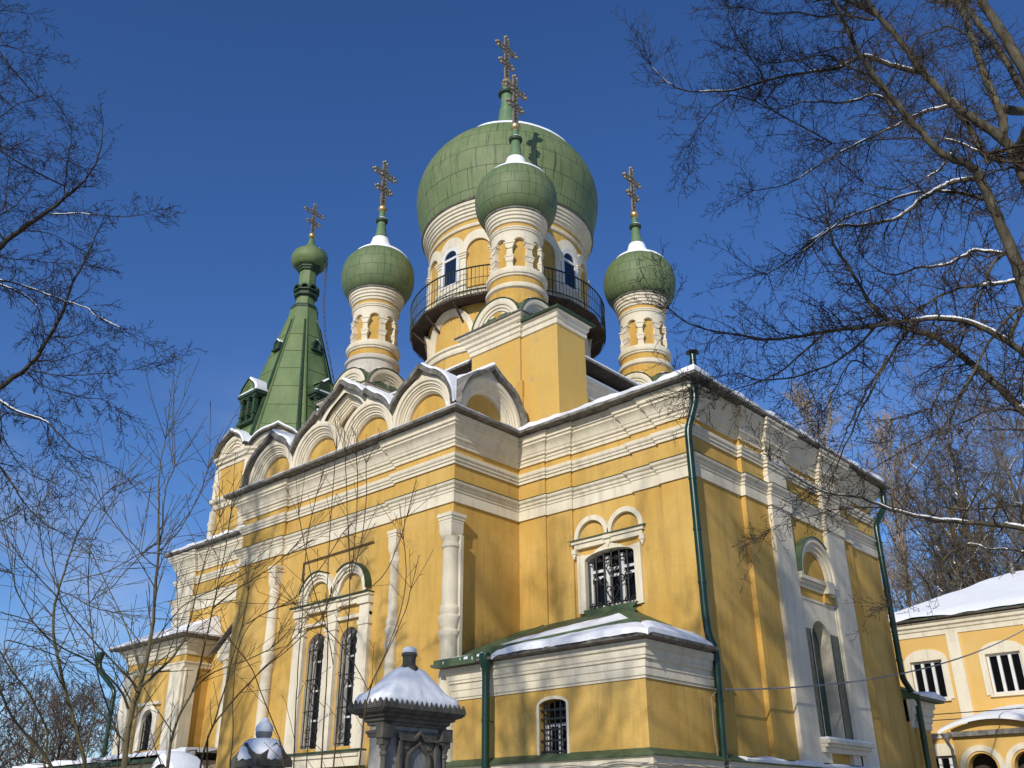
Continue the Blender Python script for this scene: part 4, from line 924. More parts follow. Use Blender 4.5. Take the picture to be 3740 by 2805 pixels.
    n.use('green_dark'); n.lathe(c, [(.46, 26.7), (.62, 26.78), (.64, 26.9), (.56, 26.93), (.56, 27.02), (.68, 27.05), (.68, 27.12)], 8, A0, A0 + 2 * pi)
    for i in range(8):
        a = i * pi / 4; F = frame((.60 * cos(a), .60 * sin(a), -Z), (-sin(a), cos(a), 0), (cos(a), sin(a), 0)); n.arch(F, 0, 27.14, [(.25, -.2), (.25, .05), (.17, .05), (.15, -.1)], 10)
    n.lathe(c, [(.44, 28.3), (.54, 28.36), (.54, 28.44), (.62, 28.48), (.62, 28.58), (.7, 28.62)], 8, A0, A0 + 2 * pi)
    obj('lantern', n, tw, smooth=30)
    pro = bez([(.62, 12.6), (.80, 12.68), (.97, 12.95), (.97, 13.25), (.86, 13.52), (.58, 13.74), (.34, 13.9), (.2, 14.15), (.13, 14.5)])
    d = MB('tent'); d.lathe((0, 0, 0), pro, 28); obj('onion_dome', d, tw)
    s = MB('snow'); k = pro[18:26]; s.lathe((0, 0, 0), [(r + .02, z + .02) for r, z in k], 10, radians(-5), radians(75)); obj('dome_snow', s, tw)
    g = MB('gold'); g.ball((0, 0, 14.7), .19, 14); obj('ball', g, tw); cross(1.95, tw, 14.86, .30)
    # iron ladder hung on the east side
    l = MB('iron'); d = Vector((cos(radians(38)), sin(radians(38)), 0)); e = Vector((-d.y, d.x, 0)) * .17
    P = [(.92, 13.5), (.95, 12.0), (.98, 10.4), (1.2, 8.6), (1.85, 6.0), (2.75, 2.6)]
    for sg in (-1, 1): l.tube([d * r + e * sg + Vector((0, 0, z)) for r, z in P], .016, 5)
    for i in range(34):
        f = i / 33 * (len(P) - 1); j = min(len(P) - 2, int(f)); q = f - j; r = P[j][0] * (1 - q) + P[j + 1][0] * q; z = P[j][1] * (1 - q) + P[j + 1][1] * q
        l.tube([d * r - e + Vector((0, 0, z)), d * r + e + Vector((0, 0, z))], .011, 4)
    obj('ladder', l, tw)
bell_tower()
# ------------------------------------------------------------ west end: low porch and lean-to
def west():
    F = south(-1.0); op = (-23.55, -22.75, 4.2, 5.2, .38)
    wl = MB('yellow', 'white'); wall_sheet(wl, F, -25.45, -21.1, 0, 7.9, [op], 0, .12, 'white'); wall_sheet(wl, east(-21.1), -1.0, 0, 0, 7.9); wall_sheet(wl, frame((-25.45, 0, 0), (0, -1, 0), (-1, 0, 0)), 0, 1.0, 0, 7.9)
    a = part('porch_wall', wl)
    path = [(-25.45, 0), (-25.45, -1.0), (-21.1, -1.0), (-21.1, 0)]
    m = MB('white')
    m.sweep(path, [(0, 7.38), (.05, 7.40), (.06, 7.55), (.10, 7.58), (.12, 7.68), (.2, 7.72), (.22, 7.82), (.3, 7.86), (.32, 7.93), (0, 7.95)])
    m.sweep(path, [(0, 6.92), (.08, 6.94), (.10, 7.04), (.14, 7.08), (.14, 7.12), (0, 7.14)])
    for u0, u1 in ((-25.45, -24.75), (-21.95, -21.1)): m.fbox(F, u0, u1, 3.2, 6.93, .002, .10)
    m.box(-21.1, -1.0, 3.2, -21.0, -.55, 6.93)
    m.arch(F, -23.15, 5.2, [(.40, -.05), (.40, .10), (.52, .12), (.60, .10), (.60, 0)], 20, stilt=1.0); m.fbox(F, -23.85, -23.75, 3.9, 5.6, .002, .1); m.fbox(F, -22.55, -22.45, 3.9, 5.6, .002, .1)
    m.fbox(F, -23.9, -22.4, 5.76, 5.86, .002, .15)
    obj('moulding', m, a, smooth=25)
    g = MB('glass'); pane(g, F, *op, -.11); w_ = part('window', g)
    g = MB('iron')
    for i in range(4): u = op[0] + .12 + i * .19; g.tube([F(u, 4.2, -.04), F(u, 5.45, -.04)], .015, 5)
    for z in (4.5, 4.9, 5.25): g.tube([F(op[0], z, -.04), F(op[1], z, -.04)], .015, 5)
    obj('grille', g, w_)
    r = MB('grey', 'roof_green'); r.sweep(path, [(.2, 7.94), (.60, 7.97), (.64, 8.03), (.2, 8.1)]); r.use('roof_green')
    r.add([(-26.05, -1.60, 8.03), (-20.5, -1.60, 8.03), (-20.5, 0, 8.03), (-20.9, 0, 8.75), (-26.05, 0, 8.75), (-20.9, -.6, 8.5)], [(0, 1, 5, 3, 4), (1, 2, 3, 5)]); ro = obj('roof', r, a)
    s = MB('snow'); snow_strip(s, path, .15, .64, 8.03, .10, .03)
    s.add([(-26.0, -1.55, 8.12), (-20.5, -1.55, 8.12), (-20.85, -.02, 8.88), (-25.0, -.02, 8.88), (-20.5, -.02, 8.1)], [(0, 1, 2, 3), (1, 4, 2)]); obj('roof_snow', s, ro, smooth=60)
    b = MB('yellow', 'white', 'green_dark', 'snow'); b.box(-30.5, -2.0, 0, -18.0, -.15, 3.3); b.use('white'); b.box(-30.6, -2.06, 3.3, -17.9, -.15, 3.62)
    le = part('lean_to', b)
    r = MB('roof_green', 'green_dark'); r.add([(-31, -2.35, 3.72), (-17.7, -2.35, 3.72), (-17.7, -.05, 4.2), (-31, -.05, 4.2)], [(0, 1, 2, 3)]); r.use('green_dark'); r.box(-31, -2.40, 3.62, -17.7, -2.3, 3.74); ro = obj('roof', r, le)
    s = MB('snow'); snow_strip(s, [(-31.0, -2.0), (-24.2, -2.0)], -1.8, .40, 3.80, .16, .06); snow_strip(s, [(-23.9, -2.0), (-17.8, -2.0)], -1.8, .33, 3.84, .13, .08); obj('roof_snow', s, ro, smooth=60)
west()

# ------------------------------------------------------------ rainwater pipes
def downpipe(pts, r=.07, funnel=True, bands=(), name='downpipe'):
    p = MB('pipe'); pts = [Vector(q) for q in pts]; P = []
    for i, q in enumerate(pts):              # rounded elbows
        if 0 < i < len(pts) - 1:
            a = (pts[i - 1] - q).normalized() * .12; b = (pts[i + 1] - q).normalized() * .12; P += [q + a, q + (a + b) * .3, q + b]
        else: P.append(q)
    p.tube(P, r, 14)
    if funnel:
        t = pts[0]; p.lathe(tuple(t), [(.02, .28), (.16, .28), (.165, .22), (.15, .10), (.145, .06), (r * 1.1, -.08), (r * 1.05, -.2)], 18)
    for a, b in zip(pts, pts[1:]):
        n = int((b - a).length / 1.15)
        for i in range(1, n + 1):
            c = a + (b - a) * (i / (n + .5)); d = (b - a).normalized() * .03; p.tube([c - d, c + d], r * 1.13, 14)
    o = part(name, p)
    k = MB('iron')
    for q in bands: k.tube([q, (q[0] - .1, q[1] + .3, q[2])], .012, 5)
    if bands: obj('pipe_bracket', k, o)
    return o
downpipe([(.35, -.20, 11.62), (.36, -.19, 11.15), (.18, -.37, 10.35), (.18, -.36, 6.0), (.20, -.34, 5.42), (.30, -.26, 5.08), (.26, -.30, 2.5)], .09, True, [(.18, -.37, 8.65), (.19, -.36, 6.85)])
downpipe([(.42, 11.20, 11.62), (.42, 11.15, 11.05), (.22, 10.62, 10.35), (.22, 10.60, 5.6), (.30, 11.25, 5.0), (.28, 11.25, 2.4)], .09)
downpipe([(-4.02, -3.06, 4.92), (-4.02, -3.06, 2.0)], .09, True, [(-4.02, -3.0, 3.75)])
downpipe([(-26.85, -1.55, 7.75), (-26.75, -1.5, 7.3), (-25.75, -1.25, 6.5), (-25.75, -1.25, 3.5)], .085)
def flue():
    p = MB('pipe', 'iron'); p.tube([(-.25, .95, 11.9), (-.25, .95, 13.12)], .085, 16); p.use('iron'); p.lathe((-.25, .95, 13.15), [(.01, .07), (.17, .0), (.18, -.03), (.01, -.03)], 18); part('flue', p)
flue()
def plinth_cables():
    for k_, zz in enumerate((2.72, 2.66)):
        c = MB('wire'); P = []
        base = [(-2.2, -3.03), (-1.2, -3.04), (0.0, -3.03), (.34, -2.9), (.36, -1.5), (.37, -.5), (.36, .3), (.38, 2.0), (.39, 3.5)]
        for i, (x, y) in enumerate(densify(base, .18)): P.append((x + .01 * k_, y - .012 * k_, zz + .035 * sin(i * .9 + k_ * 2) * sin(i * .23 + k_)))
        c.tube(P, .012, 5); part('cable', c)
    c = MB('wire'); c.tube([(.30, -.42, 4.22), (.22, -.5, 4.1), (.2, -.48, 3.5), (.22, -.45, 2.95), (.3, -.4, 2.72), (.30, -.6, 2.70)], .012, 5); part('cable', c)
plinth_cables()
def overhead_cable():
    c = MB('wire'); a = Vector((.27, -.38, 4.27)); b = Vector((1.6, 23.9, 9.3)); P = []
    for i in range(49):
        t = i / 48; p = a + (b - a) * t; p.z -= 1.35 * 4 * t * (1 - t) * .55; P.append(p)
    c.tube(P, .022, 6)
    tag(obj('cable', c), 'grey cable hanging from the corner downpipe across to the yellow two-storey house', 'cable')
    for dz, dx in ((0, 0), (-.22, .35)):
        c = MB('iron'); P = [Vector((-8.0 + 24 * t + dx, 21.2 - 1.0 * t, 5.62 + dz - .5 * t * (1 - t))) for t in [i / 24 for i in range(25)]]; c.tube(P, .018, 5)
        tag(obj('wire', c), 'thin black wire strung level in front of the yellow house, ' + ('the upper of two' if dz == 0 else 'the lower of two'), 'wire')
overhead_cable()

# ------------------------------------------------------------ two-storey house to the right
def house():
    h = empty('yellow_house', (4, 24, 0), 'two-storey yellow house with white trim and a snow-covered hipped roof, right of the church', 'house')
    O = Vector((-4, -24, 0))
    def hp(name, mb, parent=None, smooth=35):
        return obj(name, mb, h if parent is None else parent, tuple(O) if parent is None else (0, 0, 0), smooth)
    F = south(24.0); x0, x1 = -5.2, 14.0
    wins = [(-4.33 + i * 3.13, -2.98 + i * 3.13) for i in range(6)]
    ups = [(a, b, 6.42, 8.02, 0) for a, b in wins]; lows = [(a, b, 2.6, 4.2, 0) for a, b in wins]
    wl = MB('yellow_house'); wall_sheet(wl, F, x0, x1, 4.7, 9.2, ups, 0, .25); wall_sheet(wl, F, x0, x1, 0, 4.7, lows, 0, .25)
    wall_sheet(wl, frame((x0, 0, 0), (0, -1, 0), (-1, 0, 0)), -36, -24, 0, 9.2); wall_sheet(wl, east(x1), 24, 36, 0, 9.2); hp('wall', wl)
    m = MB('white'); path = [(x0, 36), (x0, 24), (x1, 24), (x1, 36)]
    m.sweep(path, [(0, 9.02), (.05, 9.03), (.06, 9.22), (.12, 9.26), (.14, 9.36), (.24, 9.42), (.26, 9.55), (.36, 9.60), (0, 9.64)]); hp('cornice', m, smooth=25)
    m = MB('white'); m.sweep(path, [(0, 4.86), (.08, 4.88), (.1, 5.0), (.16, 5.06), (0, 5.1)]); hp('string_course', m, smooth=25)
    for i in range(6):
        m = MB('white'); u = -2.60 + i * 3.13; m.fbox(F, u, u + .50, 5.1, 9.03, .002, .09); m.fbox(F, u - .02, u + .52, 0, 4.86, .002, .09); hp('pilaster', m)
    for a, b, z0, z1, _ in ups + lows:
        m = MB('white', 'joinery'); lo = z0 < 5
        out = [(a - .24, z0 - .02), (a, z0 - .02), (a, z1), (b, z1), (b, z0 - .02), (b + .24, z0 - .02)] + head(a - .24, b + .24, z1 - .02, .50)[::-1]
        m.prism(F, out, .002, .06)
        m.fbox(F, a - .1, b + .1, z0 - .1, z0 - .021, .002, .12)
        w_ = hp('window', m)
        j = MB('joinery'); t_ = .09
        for u0, u1 in ((a, a + t_), (b - t_, b), (a + .40, a + .52), (b - .52, b - .40)): j.fbox(F, u0, u1, z0, z1, -.2, -.1)
        for zz in (z0, z1 - t_): j.fbox(F, a, b, zz, zz + t_, -.198, -.105)
        obj('frame', j, w_)
        g = MB('glass'); pane(g, F, a, b, z0, z1, 0, -.19); obj('pane', g, w_)
    r = MB('roof_green', 'grey'); e = .55; zb = 9.70
    V = [(x0 - e, 24 - e, zb), (x1 + e, 24 - e, zb), (x1 + e, 36 + e, zb), (x0 - e, 36 + e, zb), (-1.1, 30, 12.35), (10.2, 30, 12.35)]
    r.add(V, [(0, 1, 5, 4), (1, 2, 5), (2, 3, 4, 5), (3, 0, 4)]); r.use('grey'); r.sweep(path, [(.2, 9.645), (.5, 9.66), (.55, 9.70), (.2, 9.72)]); r.sweep([(x0 - .45, 23.55 + .2), (x1 + .5, 23.75)], [(0, 9.75), (.03, 9.9), (-.03, 9.9)], False, False); ro = hp('roof', r)
    s = MB('snow'); nx = 60; ny = 14; vs = []
    for j in range(ny + 1):
        v = j / ny
        for i in range(nx + 1):
            u = i / nx; xl = x0 - e + (-1.1 - x0 + e) * v; xr = x1 + e + (10.2 - x1 - e) * v
            x = xl + (xr - xl) * u; y = 24 - e - .04 + (6 + e) * v; z = zb + 2.65 * v + .17 + .04 * wob(x * .8, y * .8)
            if j == 0: z -= .12 + .05 * wob(x * 1.3, 2); y += .03
            vs.append((x, y, z))
    s.add(vs, [(j * (nx + 1) + i, j * (nx + 1) + i + 1, (j + 1) * (nx + 1) + i + 1, (j + 1) * (nx + 1) + i) for j in range(ny) for i in range(nx)])
    s.add([(x0 - e, 24 - e, zb + .1), (-1.1, 30, 12.5), (x0 - e, 36 + e, zb + .1)], [(0, 1, 2)]); obj('roof_snow', s, ro, smooth=60)
    v = MB('grey'); v.tube([(-.8, 29.6, 12.2), (-.8, 29.6, 12.85)], .10, 10); v.lathe((-.8, 29.6, 12.88), [(.01, .06), (.15, 0), (.01, 0)], 10); obj('flue', v, ro)
    # entrance porch with arches and a curved tin roof
    P0 = south(20.5); b = MB('yellow_house'); a0, a1 = -2.0, 5.6
    arcs = [(-1.60, -.58, 0, 3.5, .52), (.0, 1.02, 0, 3.5, .52), (1.6, 2.62, 0, 3.5, .52), (3.2, 4.22, 0, 3.5, .52)]
    wall_sheet(b, P0, a0, a1, 0, 4.62, arcs, 0, .4); wall_sheet(b, frame((a0, 0, 0), (0, -1, 0), (-1, 0, 0)), -24, -20.5, 0, 4.62); po = hp('porch', b)
    for a, bb, z0, z1, ri in arcs:
        m = MB('white'); m.arch(P0, (a + bb) / 2, z1, [(.60, 0), (.60, .05), (.80, .05), (.80, 0)], 20, stilt=1.2); obj('arch_trim', m, po)
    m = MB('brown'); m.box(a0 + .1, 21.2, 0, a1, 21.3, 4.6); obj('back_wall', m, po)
    r = MB('grey', 'snow'); r.box(a0 - .1, 20.3, 4.62, a1, 20.5, 4.80); ro2 = obj('porch_roof', r, po)
    inf = MB('yellow_house'); zc = lambda x: 4.76 + .42 * (1 - (abs(((x - a0 + .35) % 3.8) / 3.8 - .5) * 2) ** 2)
    for i in range(40): xa, xb = a0 + (a1 - a0) * i / 40, a0 + (a1 - a0) * (i + 1) / 40; inf.add([P0(xa, 4.62, 0), P0(xb, 4.62, 0), P0(xb, zc(xb), 0), P0(xa, zc(xa), 0)], [(0, 1, 2, 3)])
    obj('gable_infill', inf, po, smooth=0)
    r = MB('snow'); vs = []; k = 40
    for i in range(k + 1):
        x = a0 - .35 + (a1 - a0 + .5) * i / k; c = abs(((x - a0 + .35) % 3.8) / 3.8 - .5) * 2; z = 4.80 + .42 * (1 - c ** 2)
        vs += [(x, 20.12, z - .06), (x, 20.10, z + .06), (x, 20.5, z + .18), (x, 24.0, z + .75)]
    r.add(vs, [(i * 4 + q, i * 4 + 4 + q, i * 4 + 5 + q, i * 4 + 1 + q) for i in range(k) for q in range(3)]); obj('roof_snow', r, ro2, smooth=60)
    v = MB('grey'); v.lathe((a0 - .12, 20.25, 4.6), [(.03, .15), (.2, .15), (.2, .1), (.06, -.15)], 12); v.tube([(a0 - .12, 20.25, 4.45), (a0 - .05, 20.4, 4.2), (a0 - .02, 20.42, 0)], .06, 10); obj('downpipe', v, po)
    return h
M['yellow_house'] = mat_plaster('house_plaster', (0.62, 0.38, 0.11), (0.66, 0.44, 0.16), (0.50, 0.33, 0.13), 0.2, 0.3)
house()

# ------------------------------------------------------------ gravestones in the foreground
def tomb():
    t = empty('tall_tomb', (1.36, -10.12, 0), 'tall dark granite tomb under a thick pyramid of snow with a stone stump on top', 'tomb')
    O = Vector((-1.36, 10.12, 0))
    def tp(n, mb, smooth=35): return obj(n, mb, t, tuple(O), smooth)
    x0, x1, y0, y1 = 1.20, 1.47, -10.65, -9.60     # body
    b = MB('stone'); b.box(x0, y0, .5, x1, y1, 2.9); b.box(x0 - .18, y0 - .18, -.1, x1 + .18, y1 + .18, .5); tp('body', b)
    sq = lambda e: [(x0 - e, y0 - e), (x1 + e, y0 - e), (x1 + e, y1 + e), (x0 - e, y1 + e)]
    c = MB('stone_dark'); c.sweep(sq(0), [(0, 2.80), (.03, 2.805), (.03, 2.835), (.06, 2.85), (.065, 2.885), (.11, 2.90), (.115, 2.925), (.18, 2.95), (.19, 2.965), (.205, 2.97), (.205, 3.01), (0, 3.03)], True)
    c.sweep(sq(0), [(0, 2.66), (.02, 2.665), (.025, 2.70), (.04, 2.705), (.04, 2.735), (0, 2.75)], True)
    tp('cornice', c, 25)
    c = MB('stone_dark'); q = sq(.205)            # saw-tooth eave
    for a, bq in zip(q, q[1:] + q[:1]):
        a = Vector((*a, 0)); bq = Vector((*bq, 0)); d = bq - a; n = int(d.length / .085); nr = Vector((d.y, -d.x, 0)).normalized()
        F = lambda u, v, w_, a=a, dd=d.normalized(), nr=nr: a + dd * u + nr * w_ + Vector((0, 0, v))
        s_ = d.length / n
        for i in range(n): c.prism(F, [(i * s_ + .004, 2.99), (i * s_ + s_ - .004, 2.99), (i * s_ + s_ - .004, 3.03), (i * s_ + s_ / 2, 3.105), (i * s_ + .004, 3.03)], -.012, .022)
    tp('sawtooth_eave', c)
    s = MB('snow'); k = 30; rows = []
    H = [(.96, 3.02), (1.0, 3.065), (1.0, 3.115), (.95, 3.165), (.86, 3.21), (.74, 3.275), (.61, 3.36), (.48, 3.445), (.37, 3.51), (.27, 3.555), (.1, 3.57)]
    hx, hy = (x1 - x0) / 2 + .215, (y1 - y0) / 2 + .215; cx, cy = (x0 + x1) / 2, (y0 + y1) / 2
    N_ = 96; vs = []
    for f, z in H:
        for i in range(N_):
            a = 2 * pi * i / N_; ca, sa = cos(a), sin(a); p = 5 if f > .9 else 3.2
            rr = (abs(ca) ** p + abs(sa) ** p) ** (-1 / p)
            w1 = .03 * wob(a * 9, z * 9) if f > .8 else .03 * wob(a * 3, z * 4)
            vs.append((cx + ca * rr * hx * f * (1 + w1), cy + sa * rr * hy * f * (1 + w1), z + (.022 * wob(a * 13, z * 3) if f > .8 else .012 * wob(a * 4 + 1, z * 5))))
    m_ = len(H); s.add(vs, [(j * N_ + i, j * N_ + (i + 1) % N_, (j + 1) * N_ + (i + 1) % N_, (j + 1) * N_ + i) for j in range(m_ - 1) for i in range(N_)] + [tuple((m_ - 1) * N_ + i for i in range(N_))])
    tp('roof_snow', s, 70)
    u = MB('stone_dark', 'snow'); u.lathe((cx, cy - .02, 0), [(.125, 3.45), (.125, 3.575), (.11, 3.59), (.093, 3.61), (.088, 3.63), (.090, 3.71), (.105, 3.725), (.108, 3.75), (.10, 3.765), (.01, 3.765)], 20)
    u.use('snow'); u.lathe((cx, cy - .02, 0), [(.095, 3.765), (.10, 3.79), (.088, 3.825), (.055, 3.845), (.01, 3.85)], 14); tp('stump', u)
    F = east(x1)                                    # memorial niche on the long side
    y_, w_ = (y0 + y1) / 2 + .03, .26
    d = MB('stone_dark'); d.fbox(F, y_ - w_ - .07, y_ + w_ + .07, 1.0, 2.74, .0, .045)
    for a, b_ in ((y_ - w_ - .07, y_ - w_ - .03), (y_ + w_ + .03, y_ + w_ + .07)): d.fbox(F, a, b_, 1.0, 2.66, .045, .075)
    d.prism(F, [(y_ - w_ - .07, 2.62), (y_ - .09, 2.62), (y_, 2.71), (y_ + .09, 2.62), (y_ + w_ + .07, 2.62), (y_ + w_ + .07, 2.655), (y_ + .09, 2.655), (y_, 2.755), (y_ - .09, 2.655), (y_ - w_ - .07, 2.655)], .045, .10)
    d.arch(F, y_, 2.36, [(.21, .04), (.21, .085), (.185, .09), (.165, .075), (.15, .05), (.15, .0)], 20, stilt=.9, pt=.25)
    for s_ in (-1, 1): d.fbox(F, y_ + s_ * .2 - .03, y_ + s_ * .2 + .03, 2.52, 2.60, .045, .06)
    tp('memorial_niche', d)
    g = MB('stone'); g.disc(F, y_, 2.36, .15, .052, 18, .9, .25); tp('inscription_slab', g)
    for yy in (y0, y1):
        k_ = MB('stone_dark'); k_.lathe((x1 + .02, yy, 0), [(.045, .6), (.035, 2.42), (.05, 2.44), (.05, 2.47), (.038, 2.49), (.06, 2.56)], 12); k_.box(x1 - .05, yy - .07, 2.56, x1 + .07, yy + .07, 2.64); k_.box(x1 - .05, yy - .09, 2.64, x1 + .09, yy + .09, 2.80); tp('corner_colonnette', k_)
tomb()
def small_tomb():
    cx, cy = -.43, -11.16
    t = empty('small_tomb', (cx, cy, -.11), 'small grey gabled gravestone with a round stone ball on top, capped with snow', 'tomb')
    b = MB('stone'); b.box(-.25, -.20, 0, .25, .20, 2.50); b.box(-.33, -.28, 0, .33, .28, .5)
    for F in (frame((.0, -.20, 0), (1, 0, 0), (0, -1, 0)), frame((.25, 0, 0), (0, 1, 0), (1, 0, 0))):
        b.arch(F, 0, 2.3, [(.16, 0), (.16, .03), (.11, .03), (.11, -.04), (.001, -.04)], 14, stilt=.5)
    obj('body', b, t)
    d = MB('stone_dark')
    for F, w_, n_ in ((frame((0, 0, 0), (1, 0, 0), (0, -1, 0)), .33, .27), (frame((0, 0, 0), (0, 1, 0), (1, 0, 0)), .28, .32)):
        for s_ in (-1, 1): d.prism(F, [(s_ * w_, 2.46), (s_ * w_, 2.54), (0, 2.76), (0, 2.68)], -n_, n_)
    for x in (-.27, .27):
        for y in (-.22, .22): d.ball((x, y, 2.55), .06, 8)
    obj('gable_roof', d, t)
    s = MB('snow'); vs = []; N_ = 36; H = [(1.05, 2.56), (1.12, 2.63), (1.08, 2.71), (.90, 2.78), (.6, 2.82), (.1, 2.835)]
    for f, z in H:
        for i in range(N_):
            a = 2 * pi * i / N_; w1 = .10 * wob(a * 2, z * 5); fold = abs(sin(a * 2)) * .05 if f > .9 else 0
            vs.append((.30 * f * cos(a) * (1 + w1), .27 * f * sin(a) * (1 + w1), z - fold))
    s.add(vs, [(j * N_ + i, j * N_ + (i + 1) % N_, (j + 1) * N_ + (i + 1) % N_, (j + 1) * N_ + i) for j in range(5) for i in range(N_)]); obj('roof_snow', s, t, smooth=70)
    g = MB('stone', 'snow'); g.lathe((0, 0, 0), [(.06, 2.74), (.05, 2.80), (.10, 2.84), (.115, 2.88), (.11, 2.92), (.08, 2.95)], 16); g.use('snow'); g.lathe((0, 0, 0), [(.113, 2.91), (.122, 2.94), (.112, 2.985), (.085, 3.02), (.06, 3.045), (.05, 3.075), (.03, 3.095), (.001, 3.10)], 14); obj('ball', g, t, smooth=60)
small_tomb()
def cross_tomb():
    cx, cy = -2.35, -11.3
    t = empty('low_tomb', (cx, cy, 0), 'low dark tombstone almost hidden under a thick rounded cap of snow behind bare stems', 'tomb')
    b = MB('stone_dark'); b.box(-.32, -.18, 0, .32, .18, 2.25); b.arch(frame((0, -.18, 0), (1, 0, 0), (0, -1, 0)), 0, 2.15, [(.32, -.36), (.32, .03), (.24, .03), (.24, -.02), (.001, -.02)], 18); obj('body', b, t)
    s = MB('snow'); F = frame((0, 0, 0), (1, 0, 0), (0, -1, 0)); vs = []
    for i in range(25):
        a = pi * (.03 + .94 * i / 24); r = .33 + .14 * sin(a) ** .7 + .03 * wob(a * 3, 2)
        for q, n_ in ((0, -.26), (.8, -.24), (1, -.12), (1.05, .1), (.8, .25), (0, .27)): rr = .31 + (r - .31) * q; vs.append(F(rr * cos(a), 2.15 + rr * sin(a), n_))
    s.add(vs, [(i * 6 + q, i * 6 + 6 + q, i * 6 + 7 + q, i * 6 + 1 + q) for i in range(24) for q in range(5)]); obj('snow_cap', s, t, smooth=60)
cross_tomb()
def plaque():
    p = MB('brown', 'gold'); p.box(-17.62, -2.45, 3.50, -17.1, -2.41, 3.86); p.use('stone'); p.box(-17.58, -2.462, 3.54, -17.14, -2.452, 3.82)
    part('plaque', p)
plaque()
